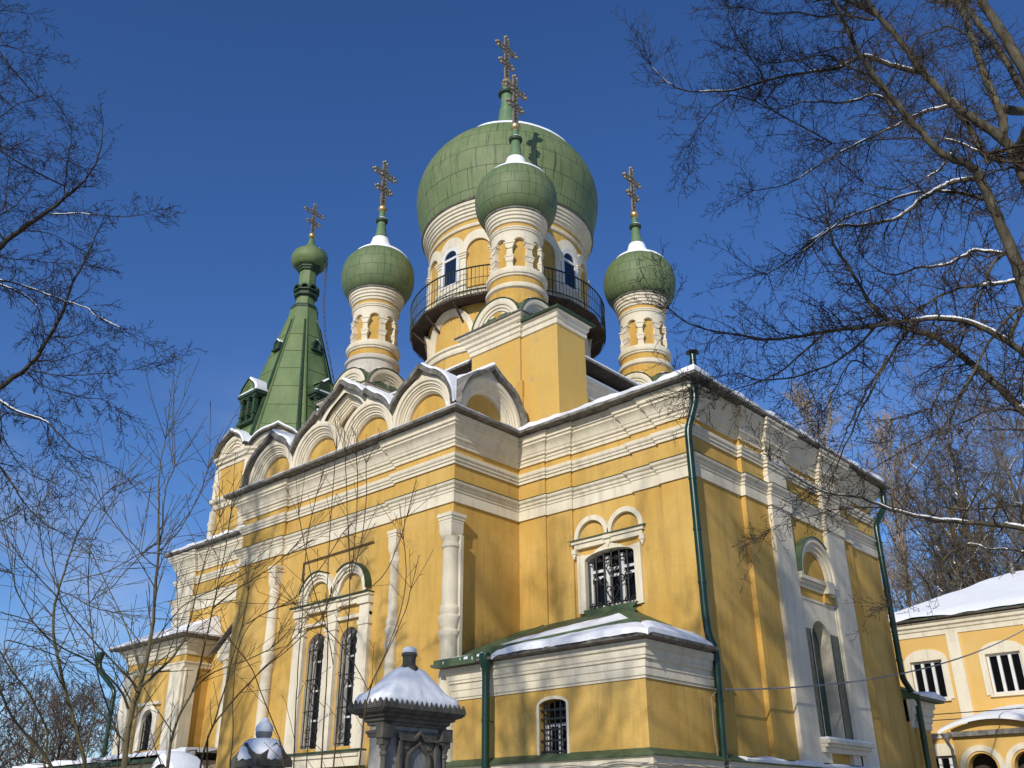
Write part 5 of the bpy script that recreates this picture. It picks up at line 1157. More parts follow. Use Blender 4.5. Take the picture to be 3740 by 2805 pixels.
# limbs of the bare trees: (share of length carrying snow, [(x, y, z, radius), ...])
RIGHT_NEAR = [(0.35,[(8.83,-5.13,8.66,0.0914),(8.86,-5.22,9.14,0.0848),(8.82,-5.32,9.56,0.08),(8.79,-5.42,9.98,0.0757),(8.76,-5.52,10.31,0.0714),(8.74,-5.62,10.6,0.0672),(8.65,-5.74,10.74,0.063),(8.45,-5.87,10.86,0.0591),(8.32,-6,11.07,0.0552),(8.24,-6.11,11.32,0.0514),(8.12,-6.24,11.6,0.0478),(8.04,-6.35,11.87,0.0441),(7.92,-6.48,12.19,0.0405),(7.81,-6.61,12.59,0.037),(7.7,-6.74,13.04,0.0336),(7.65,-6.85,13.55,0.0301),(7.6,-6.96,13.94,0.0264)]),
 (1,[(8.7,-5.56,10.51,0.0377),(8.52,-5.65,10.53,0.0345),(8.34,-5.75,10.51,0.0322),(8.19,-5.84,10.41,0.03),(7.98,-5.94,10.31,0.028),(7.77,-6.05,10.12,0.026),(7.59,-6.16,9.98,0.0241),(7.33,-6.29,9.97,0.0224),(7.1,-6.42,9.96,0.0207),(6.9,-6.55,10.02,0.0191),(6.71,-6.67,9.95,0.0174),(6.48,-6.82,9.76,0.0157)]),
 (1,[(8.68,-5.06,10.39,0.0294),(8.57,-5.22,10.4,0.0269),(8.43,-5.4,10.47,0.025),(8.27,-5.58,10.47,0.0233),(8.12,-5.77,10.48,0.0218),(7.96,-5.96,10.41,0.0202),(7.74,-6.17,10.34,0.0188),(7.52,-6.38,10.18,0.0174),(7.3,-6.6,10.04,0.016),(7.12,-6.81,9.93,0.0146),(6.98,-7.02,9.74,0.0133),(6.76,-7.25,9.45,0.012),(6.48,-7.53,9.13,0.0107),(6.16,-7.82,8.85,0.0095)]),
 (0.6,[(8.74,-5.15,9.34,0.0283),(8.51,-5.14,9.48,0.0256),(8.32,-5.13,9.61,0.0235),(8.14,-5.11,9.56,0.0215),(7.89,-5.12,9.52,0.0197),(7.65,-5.13,9.58,0.018),(7.44,-5.13,9.67,0.0163),(7.26,-5.13,9.63,0.0146),(7.01,-5.15,9.69,0.0129),(6.79,-5.17,9.94,0.0113),(6.67,-5.16,10.17,0.0097)]),
 (0.2,[(8.87,-5.12,8.85,0.0299),(8.63,-5.34,8.78,0.0258),(8.39,-5.56,8.75,0.0227),(8.14,-5.78,8.71,0.02),(7.91,-6.01,8.56,0.0174),(7.67,-6.24,8.37,0.0149),(7.48,-6.47,8.14,0.0125)]),
 (0,[(8.75,-5.15,9.36,0.0267),(8.55,-5.32,9.18,0.0231),(8.36,-5.49,8.67,0.0201),(8.18,-5.67,8.21,0.0175),(7.94,-5.86,7.7,0.0152),(7.74,-6.05,7.23,0.013),(7.55,-6.24,6.81,0.0109)]),
 (0.45,[(8.71,-5.36,7.54,0.05),(8.52,-5.63,7.78,0.0436),(8.28,-5.91,7.99,0.0388),(8.06,-6.2,8.06,0.0343),(7.64,-6.55,8.05,0.0302),(7.27,-6.91,7.95,0.0261),(6.66,-7.37,7.89,0.0224),(6.1,-7.86,7.75,0.0187),(5.77,-8.28,7.82,0.0151),(5.38,-8.75,7.89,0.0116),(5.26,-9.09,8.08,0.0082)]),
 (0.25,[(8.52,-5.39,6.64,0.0598),(8.32,-5.35,7.09,0.0532),(7.97,-5.35,7.68,0.0488),(7.56,-5.38,8.31,0.0447),(7.26,-5.38,8.46,0.0399),(6.84,-5.43,8.87,0.0356),(6.67,-5.4,9.31,0.031),(6.53,-5.37,9.85,0.0264),(6.29,-5.37,10.49,0.0219),(6.25,-5.3,11,0.0171)]),
 (0,[(7.26,-6.75,8.08,0.0211),(6.93,-7.1,7.59,0.0171),(6.61,-7.45,7.3,0.0142),(6.26,-7.83,7.13,0.0117),(6,-8.19,7.05,0.0094),(5.82,-8.52,7.14,0.0073),(5.69,-8.84,6.96,0.0052)]),
 (0,[(7.57,-6.24,8.17,0.0229),(7.25,-6.46,7.71,0.0187),(7.04,-6.66,7.28,0.0156),(6.8,-6.87,6.79,0.0128),(6.59,-7.08,6.27,0.0103),(6.43,-7.27,5.84,0.0079)]),
 (0,[(8.93,-5.52,8.31,0.0252),(8.49,-5.81,7.88,0.0208),(8.19,-6.08,7.3,0.0173),(7.87,-6.36,6.71,0.0143),(7.64,-6.63,6.19,0.0115),(7.26,-6.96,5.58,0.009)]),
 (0,[(6.74,-7.58,7.74,0.0192),(6.44,-7.89,7.35,0.0144),(6.22,-8.18,7.05,0.011),(5.94,-8.51,6.88,0.008),(5.73,-8.82,6.7,0.0052)]),
 (1,[(8.05,-4.78,5.3,0.0403),(7.8,-5.05,5.35,0.0355),(7.56,-5.32,5.37,0.0319),(7.33,-5.61,5.38,0.0286),(7.16,-5.87,5.38,0.0255),(6.98,-6.15,5.42,0.0226),(6.77,-6.44,5.49,0.0199),(6.66,-6.7,5.56,0.0172),(6.56,-6.97,5.59,0.0146),(6.41,-7.25,5.57,0.0121),(6.25,-7.54,5.63,0.0097),(6.08,-7.85,5.82,0.0074),(6,-8.12,5.91,0.0052)]),
 (0,[(6.68,-6.32,5.56,0.0127),(6.59,-6.65,5.5,0.0101),(6.42,-7.02,5.44,0.0081),(6.21,-7.41,5.33,0.0064),(6.03,-7.8,5.15,0.0048),(5.9,-8.17,5.03,0.004)]),
 (0,[(8.44,-5.2,6.82,0.0166),(8.23,-5.38,6.88,0.0146),(8.02,-5.55,6.84,0.013),(7.78,-5.74,6.69,0.0116),(7.57,-5.93,6.58,0.0102),(7.28,-6.14,6.44,0.009),(7.01,-6.36,6.25,0.0077),(6.81,-6.56,6.08,0.0065),(6.66,-6.75,5.92,0.0054)]),
 (0,[(8.03,-5.29,7.65,0.0192),(7.82,-5.34,7.35,0.0166),(7.63,-5.39,7.1,0.0146),(7.49,-5.43,6.8,0.0128),(7.51,-5.42,6.59,0.0111),(7.42,-5.45,6.48,0.0095),(7.48,-5.43,6.31,0.008),(7.44,-5.45,6.17,0.0066)]),
 (0,[(7.23,-6.66,7.58,0.0167),(7.15,-6.76,7.36,0.0145),(7,-6.89,7.13,0.0129),(6.88,-7.01,6.85,0.0113),(6.78,-7.13,6.62,0.01),(6.67,-7.25,6.35,0.0087),(6.59,-7.37,6.08,0.0074),(6.47,-7.5,5.82,0.0063),(6.32,-7.64,5.61,0.0052)]),
 (0,[(6.77,-6.71,7.72,0.0124),(6.62,-6.87,7.39,0.0101),(6.52,-7.02,7.11,0.0083),(6.42,-7.16,6.84,0.0068),(6.36,-7.3,6.62,0.0054)]),
 (0,[(7.79,-5.35,5.25,0.0144),(7.6,-5.57,5.13,0.0119),(7.39,-5.81,4.98,0.0101),(7.21,-6.03,4.77,0.0085),(7.03,-6.27,4.52,0.007),(6.87,-6.5,4.33,0.0056),(6.72,-6.73,4.17,0.0042)]),
 (1,[(7.87,-4.3,5.1,0.0207),(7.72,-4.34,5.14,0.0171),(7.56,-4.38,5.2,0.0145),(7.39,-4.42,5.2,0.0121),(7.25,-4.46,5.31,0.0099),(7.14,-4.49,5.33,0.0077)]),
 (0.3,[(8.01,-4.27,5.77,0.0172),(7.71,-4.46,5.78,0.0138),(7.42,-4.66,5.74,0.0113),(7.15,-4.86,5.76,0.009),(6.99,-5.04,5.83,0.0069),(6.88,-5.19,5.97,0.0048)]),
 ]
RIGHT_FAR = [(0.25,[(9.07,-3.57,10.94,0.1063),(9.05,-3.66,11.35,0.0975),(9.02,-3.75,11.76,0.0911),(8.96,-3.84,12.13,0.0853),(8.81,-3.95,12.38,0.0798),(8.57,-4.08,12.77,0.075),(8.37,-4.2,13.09,0.07),(8.19,-4.32,13.58,0.0653),(8.05,-4.43,13.98,0.0604),(7.95,-4.54,14.41,0.0556),(7.79,-4.67,14.92,0.0509),(7.61,-4.79,15.4,0.0461),(7.53,-4.9,15.84,0.0412)]),
 (1,[(8.05,-4.26,13.97,0.0475),(7.87,-4.45,14.02,0.0429),(7.61,-4.66,14.17,0.0397),(7.45,-4.85,14.3,0.0366),(7.32,-5.03,14.33,0.0336),(7.21,-5.21,14.17,0.0307),(7.05,-5.41,13.96,0.0278),(6.92,-5.6,13.83,0.0251),(6.56,-5.87,13.82,0.0227),(5.97,-6.26,13.75,0.0205),(5.55,-6.6,13.53,0.018),(5.1,-6.97,13.53,0.0158),(4.83,-7.27,13.51,0.0135),(4.64,-7.55,13.66,0.0113),(4.52,-7.78,13.95,0.0091)]),
 (0.7,[(8.31,-4.21,13.06,0.0308),(8.05,-4.42,13,0.0271),(7.79,-4.63,12.87,0.0243),(7.58,-4.84,12.66,0.0218),(7.35,-5.06,12.5,0.0194),(7.06,-5.3,12.31,0.0172),(6.81,-5.53,12.12,0.0151),(6.5,-5.8,11.86,0.013),(6.1,-6.11,11.5,0.011),(5.85,-6.38,11.35,0.0092),(5.61,-6.65,11.27,0.0073)]),
 (0,[(8.98,-3.69,12.57,0.0781),(8.97,-3.62,13.03,0.0714),(8.89,-3.57,13.61,0.0668),(8.86,-3.51,14.29,0.0627),(8.84,-3.44,14.93,0.0587),(8.81,-3.38,15.51,0.0546),(8.75,-3.32,16.17,0.0508)]),
 (0,[(9.71,-4.5,12.11,0.1028),(9.61,-4.45,12.83,0.093),(9.49,-4.41,13.54,0.0858),(9.4,-4.36,14.14,0.0789),(9.29,-4.31,14.69,0.0721),(9.24,-4.26,15.08,0.0651)]),
 (0,[(9.34,-2.53,13.39,0.0745),(9.25,-2.44,13.98,0.0686),(9.13,-2.36,14.84,0.0648),(8.96,-2.28,15.72,0.0615),(8.79,-2.2,16.34,0.0578),(8.68,-2.12,16.99,0.0541)]),
 (0.6,[(7.58,-4.58,15.5,0.0468),(7.4,-4.76,15.69,0.0401),(7.2,-4.96,15.86,0.0351),(7.05,-5.14,16.01,0.0306)]),
 (0.2,[(7.54,-5,13.36,0.0283),(7.5,-5.22,13.53,0.0236),(7.25,-5.5,13.7,0.0203),(7.02,-5.78,13.95,0.0172),(6.92,-6.02,13.89,0.0143),(6.64,-6.33,13.72,0.0115),(6.2,-6.71,13.65,0.0089),(5.97,-7.03,13.79,0.0063)]),
 (0.7,[(7.67,-5.18,12.92,0.0251),(7.42,-5.33,13.15,0.0216),(7.2,-5.48,13.04,0.0188),(6.94,-5.65,13.02,0.0164),(6.7,-5.83,13.08,0.0141),(6.4,-6.03,13.13,0.0119),(6.01,-6.27,12.96,0.0098),(5.89,-6.41,13.31,0.0077)]),
 (0.3,[(8.34,-3.7,13.49,0.0449),(8.36,-3.82,13.06,0.0467),(8.5,-3.92,12.67,0.0477),(8.55,-4.04,12.16,0.0484),(8.64,-4.15,11.85,0.0491)]),
 (0.2,[(8.64,-4.15,11.85,0.0197),(8.39,-4.28,12.14,0.0173),(8.12,-4.42,12.35,0.0155),(7.86,-4.57,12.38,0.0138),(7.59,-4.72,12.46,0.0122),(7.3,-4.89,12.47,0.0106),(6.94,-5.09,12.53,0.0092),(6.57,-5.3,12.55,0.0077)]),
 (0.4,[(8.21,-4.23,12.12,0.0226),(8.04,-4.33,11.84,0.0189),(7.87,-4.44,11.68,0.0162),(7.62,-4.57,11.58,0.0138),(7.34,-4.71,11.45,0.0116),(7.02,-4.87,11.61,0.0096),(6.88,-4.98,11.69,0.0076)]),
 (1,[(9.05,-3.48,11.77,0.0248),(8.81,-3.41,11.9,0.018),(8.57,-3.35,11.99,0.0128)]),
 (0,[(7.58,-4.79,15.2,0.0271),(7.36,-4.98,15.27,0.0226),(7.12,-5.19,15.38,0.0193),(6.85,-5.41,15.3,0.0163),(6.47,-5.69,15.53,0.0136),(6.05,-5.98,15.5,0.0109),(5.77,-6.25,15.69,0.0083)]),
 (0,[(7.44,-5.86,13.82,0.0151),(7.19,-6.04,13.86,0.0118),(6.99,-6.21,13.74,0.0093),(6.71,-6.41,13.74,0.0071),(6.41,-6.63,13.66,0.0051)]),
 (0,[(8.58,-3.65,15.27,0.0164),(8.37,-3.82,15.11,0.0128),(8.09,-4,15.05,0.0101),(7.96,-4.15,14.77,0.0077),(7.94,-4.29,14.37,0.0054)]),
 (0,[(5.66,-6.84,13.29,0.0128),(5.39,-7.05,13.06,0.0102),(5.18,-7.24,12.74,0.0083),(5.03,-7.41,12.33,0.0065),(5,-7.51,12.13,0.0049)]),
 (0,[(6.09,-6.55,13.47,0.0128),(5.95,-6.71,13.9,0.0103),(5.81,-6.88,14.35,0.0085),(5.75,-7.02,14.73,0.0069),(5.83,-7.09,15.06,0.0053)]),
 ]
LEFT = [(0.25,[(-4.3,-15.04,10.12,0.0531),(-4.26,-14.85,10.62,0.0473),(-4.21,-14.69,10.92,0.0428),(-4.17,-14.54,11.18,0.0385),(-4.12,-14.36,11.46,0.0346),(-4.07,-14.2,11.7,0.0307),(-4.03,-14.09,11.96,0.0268),(-3.99,-13.94,12.2,0.023),(-3.95,-13.83,12.5,0.0193),(-3.92,-13.75,12.84,0.0156),(-3.91,-13.72,13.2,0.0118),(-3.93,-13.77,13.73,0.0081)]),
 (0,[(-4.04,-14.12,11.98,0.0121),(-4.06,-14.17,12.44,0.0097),(-4.07,-14.2,13,0.0079),(-4.08,-14.25,13.52,0.0062),(-4.13,-14.4,13.68,0.0046)]),
 (0.3,[(-4.08,-14.24,11.5,0.0141),(-3.78,-13.97,11.53,0.0114),(-3.47,-13.66,11.51,0.0094),(-3.17,-13.43,11.44,0.0076),(-2.87,-13.21,11.42,0.0059),(-2.61,-13.11,11.47,0.0043)]),
 (0,[(-4.38,-15.38,12.48,0.0129),(-4.11,-14.96,12.54,0.0094),(-3.88,-14.72,12.43,0.0067),(-3.6,-14.39,12.36,0.0043)]),
 (0,[(-4.32,-15.09,11.07,0.0136),(-4.25,-14.83,11.38,0.0107),(-4.21,-14.69,11.72,0.0084),(-4.2,-14.63,12.1,0.0064),(-4.17,-14.54,12.32,0.0044)]),
 (0,[(-5.38,-15.24,13.69,0.0127),(-5.31,-14.95,14.32,0.0099),(-5.26,-14.73,14.54,0.0077),(-5.19,-14.49,14.79,0.0056),(-5.16,-14.38,14.74,0.004)]),
 (0,[(-5.46,-15.6,15.47,0.0119),(-5.39,-15.29,15.62,0.0086),(-5.33,-15.02,15.6,0.006),(-5.23,-14.62,15.69,0.004)]),
 (0,[(-5.49,-15.77,16.29,0.0097),(-5.41,-15.4,16.48,0.0063),(-5.36,-15.15,16.59,0.004)]),
 (0,[(-5.42,-15.41,14.53,0.0094),(-5.34,-15.09,15.04,0.0061),(-5.3,-14.91,15.31,0.004)]),
 (0,[(-4.21,-14.68,10.99,0.0127),(-4.1,-14.3,11.13,0.0093),(-4.03,-14.07,11.11,0.0067),(-3.94,-13.81,10.99,0.0043)]),
 (0,[(-4.27,-14.9,10.37,0.0103),(-4.15,-14.46,10.49,0.0075),(-4.04,-14.09,10.55,0.0053),(-3.89,-13.65,10.66,0.004)]),
 (0,[(-4.26,-14.89,11.29,0.0095),(-4.29,-15,11.91,0.0074),(-4.31,-15.06,12.43,0.0058),(-4.31,-15.07,12.61,0.0044)]),
 (0.3,[(-3.68,-14.64,7.64,0.0437),(-3.64,-14.49,7.88,0.0393),(-3.59,-14.34,8.09,0.036),(-3.54,-14.18,8.33,0.033),(-3.5,-14.08,8.58,0.0302),(-3.48,-14.01,8.9,0.0275),(-3.45,-13.93,9.2,0.0248),(-3.44,-13.87,9.63,0.0222),(-3.43,-13.87,9.92,0.0195),(-3.41,-13.79,10.26,0.0169),(-3.38,-13.72,10.66,0.0144),(-3.36,-13.67,11.01,0.0118)]),
 (0.9,[(-3.78,-15.01,9.72,0.0185),(-3.69,-14.87,9.69,0.0161),(-3.56,-14.63,9.68,0.0144),(-3.41,-14.33,9.6,0.0128),(-3.26,-14.05,9.52,0.0113),(-3.14,-13.88,9.46,0.0098),(-3.02,-13.69,9.42,0.0084),(-2.9,-13.53,9.25,0.0071),(-2.74,-13.28,9.16,0.0057),(-2.53,-12.93,8.91,0.0044)]),
 (0,[(-3.53,-14.17,8.27,0.0118),(-3.32,-13.85,8.21,0.0101),(-3.12,-13.59,8.23,0.0087),(-2.93,-13.36,8.29,0.0076),(-2.74,-13.18,8.29,0.0064),(-2.59,-13.05,8.37,0.0053),(-2.4,-12.87,8.35,0.0043),(-2.23,-12.74,8.39,0.004)]),
 (0.7,[(-3.17,-14.69,7.5,0.0233),(-3.09,-14.61,7.44,0.0201),(-2.97,-14.42,7.3,0.0178),(-2.83,-14.16,7.24,0.0157),(-2.72,-14.01,7.18,0.0138),(-2.6,-13.83,6.98,0.0119),(-2.47,-13.66,6.79,0.0101),(-2.35,-13.5,6.65,0.0083),(-2.17,-13.2,6.57,0.0067),(-2.05,-13.08,6.49,0.005)]),
 (0,[(-3.54,-14.18,8.2,0.0107),(-3.35,-13.93,7.97,0.0086),(-3.17,-13.71,7.92,0.0071),(-2.98,-13.49,7.84,0.0057),(-2.74,-13.15,7.83,0.0045),(-2.58,-13.05,7.66,0.004)]),
 (0.1,[(-3.13,-14.56,6.59,0.0217),(-3.08,-14.39,6.44,0.0177),(-3.03,-14.22,6.26,0.0148),(-2.97,-14.06,6.03,0.0121),(-2.91,-13.89,5.84,0.0096),(-2.82,-13.65,5.65,0.0072),(-2.69,-13.3,5.5,0.005)]),
 (0,[(-3.07,-14.35,5.52,0.0115),(-2.99,-14.1,5.75,0.0085),(-2.93,-13.95,5.9,0.0061),(-2.85,-13.73,5.97,0.004)]),
 (0,[(-3.61,-14.42,7.51,0.0115),(-3.59,-14.33,7.16,0.009),(-3.53,-14.14,6.84,0.0072),(-3.44,-13.88,6.56,0.0056),(-3.35,-13.62,6.49,0.0042)]),
 (0,[(-3.5,-14.08,8.45,0.0098),(-3.36,-13.88,8.47,0.0076),(-3.21,-13.68,8.61,0.0061),(-3.05,-13.48,8.75,0.0047),(-2.91,-13.32,8.83,0.004)]),
 (0,[(-3.47,-13.98,8.91,0.0099),(-3.27,-13.72,8.94,0.0072),(-3.11,-13.57,9.04,0.0052),(-2.95,-13.41,9.08,0.004)]),
 (0.8,[(-3.86,-14.91,9.68,0.0187),(-3.81,-14.82,9.68,0.0163),(-3.73,-14.61,9.64,0.0145),(-3.64,-14.36,9.53,0.013),(-3.57,-14.21,9.36,0.0114),(-3.5,-14.07,8.95,0.0099)]),
 (0,[(-3.62,-14.43,9.76,0.0089),(-3.38,-14.18,9.97,0.0057),(-3.11,-13.86,10.21,0.004)]),
 (0,[(-2.93,-13.94,7.28,0.0093),(-2.91,-13.89,7.11,0.0075),(-2.91,-13.88,6.93,0.0063),(-2.83,-13.67,6.67,0.0051),(-2.74,-13.42,6.48,0.0041)]),
 ]
STEMS_MID = [(0,[(4.96,-15.78,1.9,0.0211),(4.97,-15.8,2.14,0.0192),(4.98,-15.8,2.33,0.0177),(5.01,-15.79,2.44,0.0163),(5.03,-15.78,2.59,0.015),(5.04,-15.78,2.75,0.0137),(5.06,-15.79,2.91,0.0125),(5.06,-15.81,3.08,0.0113),(5.07,-15.83,3.25,0.0101),(5.08,-15.84,3.36,0.0089),(5.08,-15.87,3.53,0.0078),(5.08,-15.9,3.7,0.0066),(5.08,-15.93,3.89,0.0054),(5.09,-15.94,4.04,0.0043),(5.11,-15.94,4.17,0.004)]),
 (0,[(5.05,-15.83,3.37,0.007),(5.1,-15.85,3.54,0.0054),(5.13,-15.89,3.7,0.0042),(5.18,-15.91,3.82,0.004),(5.24,-15.9,3.93,0.004)]),
 (0,[(5.05,-15.83,3.36,0.0055),(5.13,-15.8,3.43,0.0045),(5.21,-15.78,3.49,0.004),(5.29,-15.76,3.62,0.004),(5.37,-15.75,3.74,0.004),(5.43,-15.75,3.91,0.004)]),
 (0,[(5.05,-15.83,3.26,0.0045),(5.04,-15.91,3.3,0.004),(5.03,-15.98,3.37,0.004),(5.01,-16.08,3.44,0.004),(4.98,-16.22,3.58,0.004)]),
 (0,[(4.97,-15.77,2.45,0.0076),(4.98,-15.88,2.53,0.0064),(4.97,-16.04,2.65,0.0055),(4.97,-16.17,2.75,0.0046),(4.96,-16.35,2.9,0.004),(4.98,-16.45,2.98,0.004),(4.99,-16.58,3.07,0.004),(5,-16.7,3.15,0.004)]),
 (0,[(4.97,-15.77,2.46,0.0124),(4.99,-15.67,2.57,0.0105),(5.01,-15.57,2.69,0.009),(5.01,-15.51,2.81,0.0077),(4.99,-15.48,2.96,0.0064),(4.98,-15.45,3.2,0.0052),(4.97,-15.41,3.47,0.004),(4.97,-15.34,3.74,0.004)]),
 (0,[(4.95,-15.81,2.32,0.0094),(4.99,-15.89,2.42,0.008),(5.01,-16.03,2.52,0.0068),(5.02,-16.19,2.6,0.0058),(5.04,-16.33,2.63,0.0049),(5.07,-16.46,2.68,0.004),(5.1,-16.59,2.76,0.004),(5.12,-16.73,2.92,0.004),(5.18,-16.8,3.02,0.004)]),
 (0,[(4.97,-15.77,2.54,0.0062),(4.89,-15.83,2.76,0.005),(4.81,-15.91,2.96,0.0041),(4.73,-15.99,3.13,0.004),(4.66,-16.06,3.28,0.004),(4.6,-16.09,3.38,0.004)]),
 (0,[(4.98,-15.75,2.73,0.0049),(5.02,-15.67,2.88,0.004),(5.05,-15.61,3,0.004),(5.09,-15.54,3.07,0.004),(5.16,-15.42,3.15,0.004)]),
 (0,[(4.74,-15.35,1.92,0.0118),(4.75,-15.37,2.18,0.0103),(4.79,-15.35,2.34,0.0092),(4.85,-15.29,2.52,0.0082),(4.88,-15.29,2.72,0.0072),(4.9,-15.28,2.89,0.0063),(4.93,-15.28,3.07,0.0054),(4.95,-15.28,3.23,0.0045),(4.99,-15.27,3.56,0.004),(5.01,-15.28,3.81,0.004)]),
 (0,[(4.9,-15.26,3.08,0.0069),(4.99,-15.17,3.2,0.0053),(5.06,-15.09,3.28,0.0042),(5.16,-14.99,3.37,0.004),(5.24,-14.91,3.48,0.004)]),
 (0,[(4.79,-15.26,2.53,0.0062),(4.88,-15.19,2.63,0.0048),(5,-15.11,2.68,0.004),(5.1,-15.04,2.71,0.004),(5.22,-14.94,2.79,0.004)]),
 ]
STEMS_LEFT = [(0,[(3.97,-15.54,1.94,0.0166),(3.92,-15.66,2.25,0.0149),(3.86,-15.78,2.53,0.0136),(3.82,-15.89,2.82,0.0124),(3.8,-15.94,2.98,0.0112),(3.79,-15.96,3.15,0.0101),(3.79,-15.95,3.27,0.0091),(3.8,-15.94,3.41,0.008),(3.8,-15.92,3.59,0.007),(3.81,-15.9,3.74,0.006),(3.83,-15.86,3.86,0.005),(3.85,-15.81,4,0.004),(3.88,-15.74,4.12,0.004)]),
 (0,[(3.79,-15.96,3.29,0.0049),(3.76,-16.03,3.4,0.004),(3.73,-16.1,3.52,0.004),(3.71,-16.16,3.75,0.004),(3.7,-16.18,3.89,0.004)]),
 (0,[(3.8,-15.93,3.34,0.0044),(3.9,-15.83,3.37,0.004),(4,-15.7,3.42,0.004),(4.1,-15.61,3.5,0.004),(4.2,-15.53,3.58,0.004)]),
 (0,[(3.79,-15.95,3.27,0.004),(3.83,-15.85,3.24,0.004),(3.89,-15.71,3.16,0.004),(3.95,-15.57,3.14,0.004)]),
 (0,[(4.34,-15.93,1.92,0.0125),(4.39,-16.08,2.08,0.0105),(4.42,-16.26,2.2,0.009),(4.48,-16.38,2.29,0.0077),(4.55,-16.49,2.41,0.0066),(4.61,-16.6,2.51,0.0054)]),
 (0,[(4.31,-16,2.15,0.0078),(4.37,-16.13,2.3,0.0066),(4.42,-16.27,2.45,0.0058),(4.47,-16.41,2.54,0.005),(4.53,-16.54,2.66,0.0043),(4.61,-16.62,2.72,0.004)]),
 (0,[(3.71,-15.15,2.11,0.0083),(3.65,-15.34,2.48,0.0072),(3.63,-15.44,2.67,0.0064),(3.61,-15.53,2.96,0.0057),(3.61,-15.61,3.21,0.005),(3.61,-15.67,3.47,0.0043),(3.62,-15.71,3.73,0.004),(3.66,-15.68,3.91,0.004),(3.73,-15.59,4.16,0.004)]),
 (0,[(3.7,-15.66,3.24,0.004),(3.77,-15.62,3.29,0.004),(3.85,-15.56,3.35,0.004),(3.92,-15.52,3.47,0.004),(4.01,-15.45,3.6,0.004)]),
 (0,[(3.69,-15.68,2.89,0.0044),(3.65,-15.76,3.05,0.004),(3.63,-15.82,3.15,0.004),(3.6,-15.89,3.35,0.004),(3.57,-15.98,3.62,0.004)]),
 (0,[(3.41,-15.32,2.09,0.0056),(3.45,-15.36,2.29,0.0045),(3.5,-15.35,2.43,0.004),(3.59,-15.28,2.55,0.004),(3.67,-15.24,2.72,0.004)]),
 (0,[(4.05,-16.39,2.82,0.004),(4.03,-16.24,2.81,0.004),(4.03,-16.08,2.78,0.004),(4,-15.96,2.76,0.004)]),
 (0,[(4.04,-16.42,3,0.004),(4.02,-16.3,2.99,0.004),(3.99,-16.17,2.98,0.004),(3.95,-16.09,2.93,0.004)]),
 ]
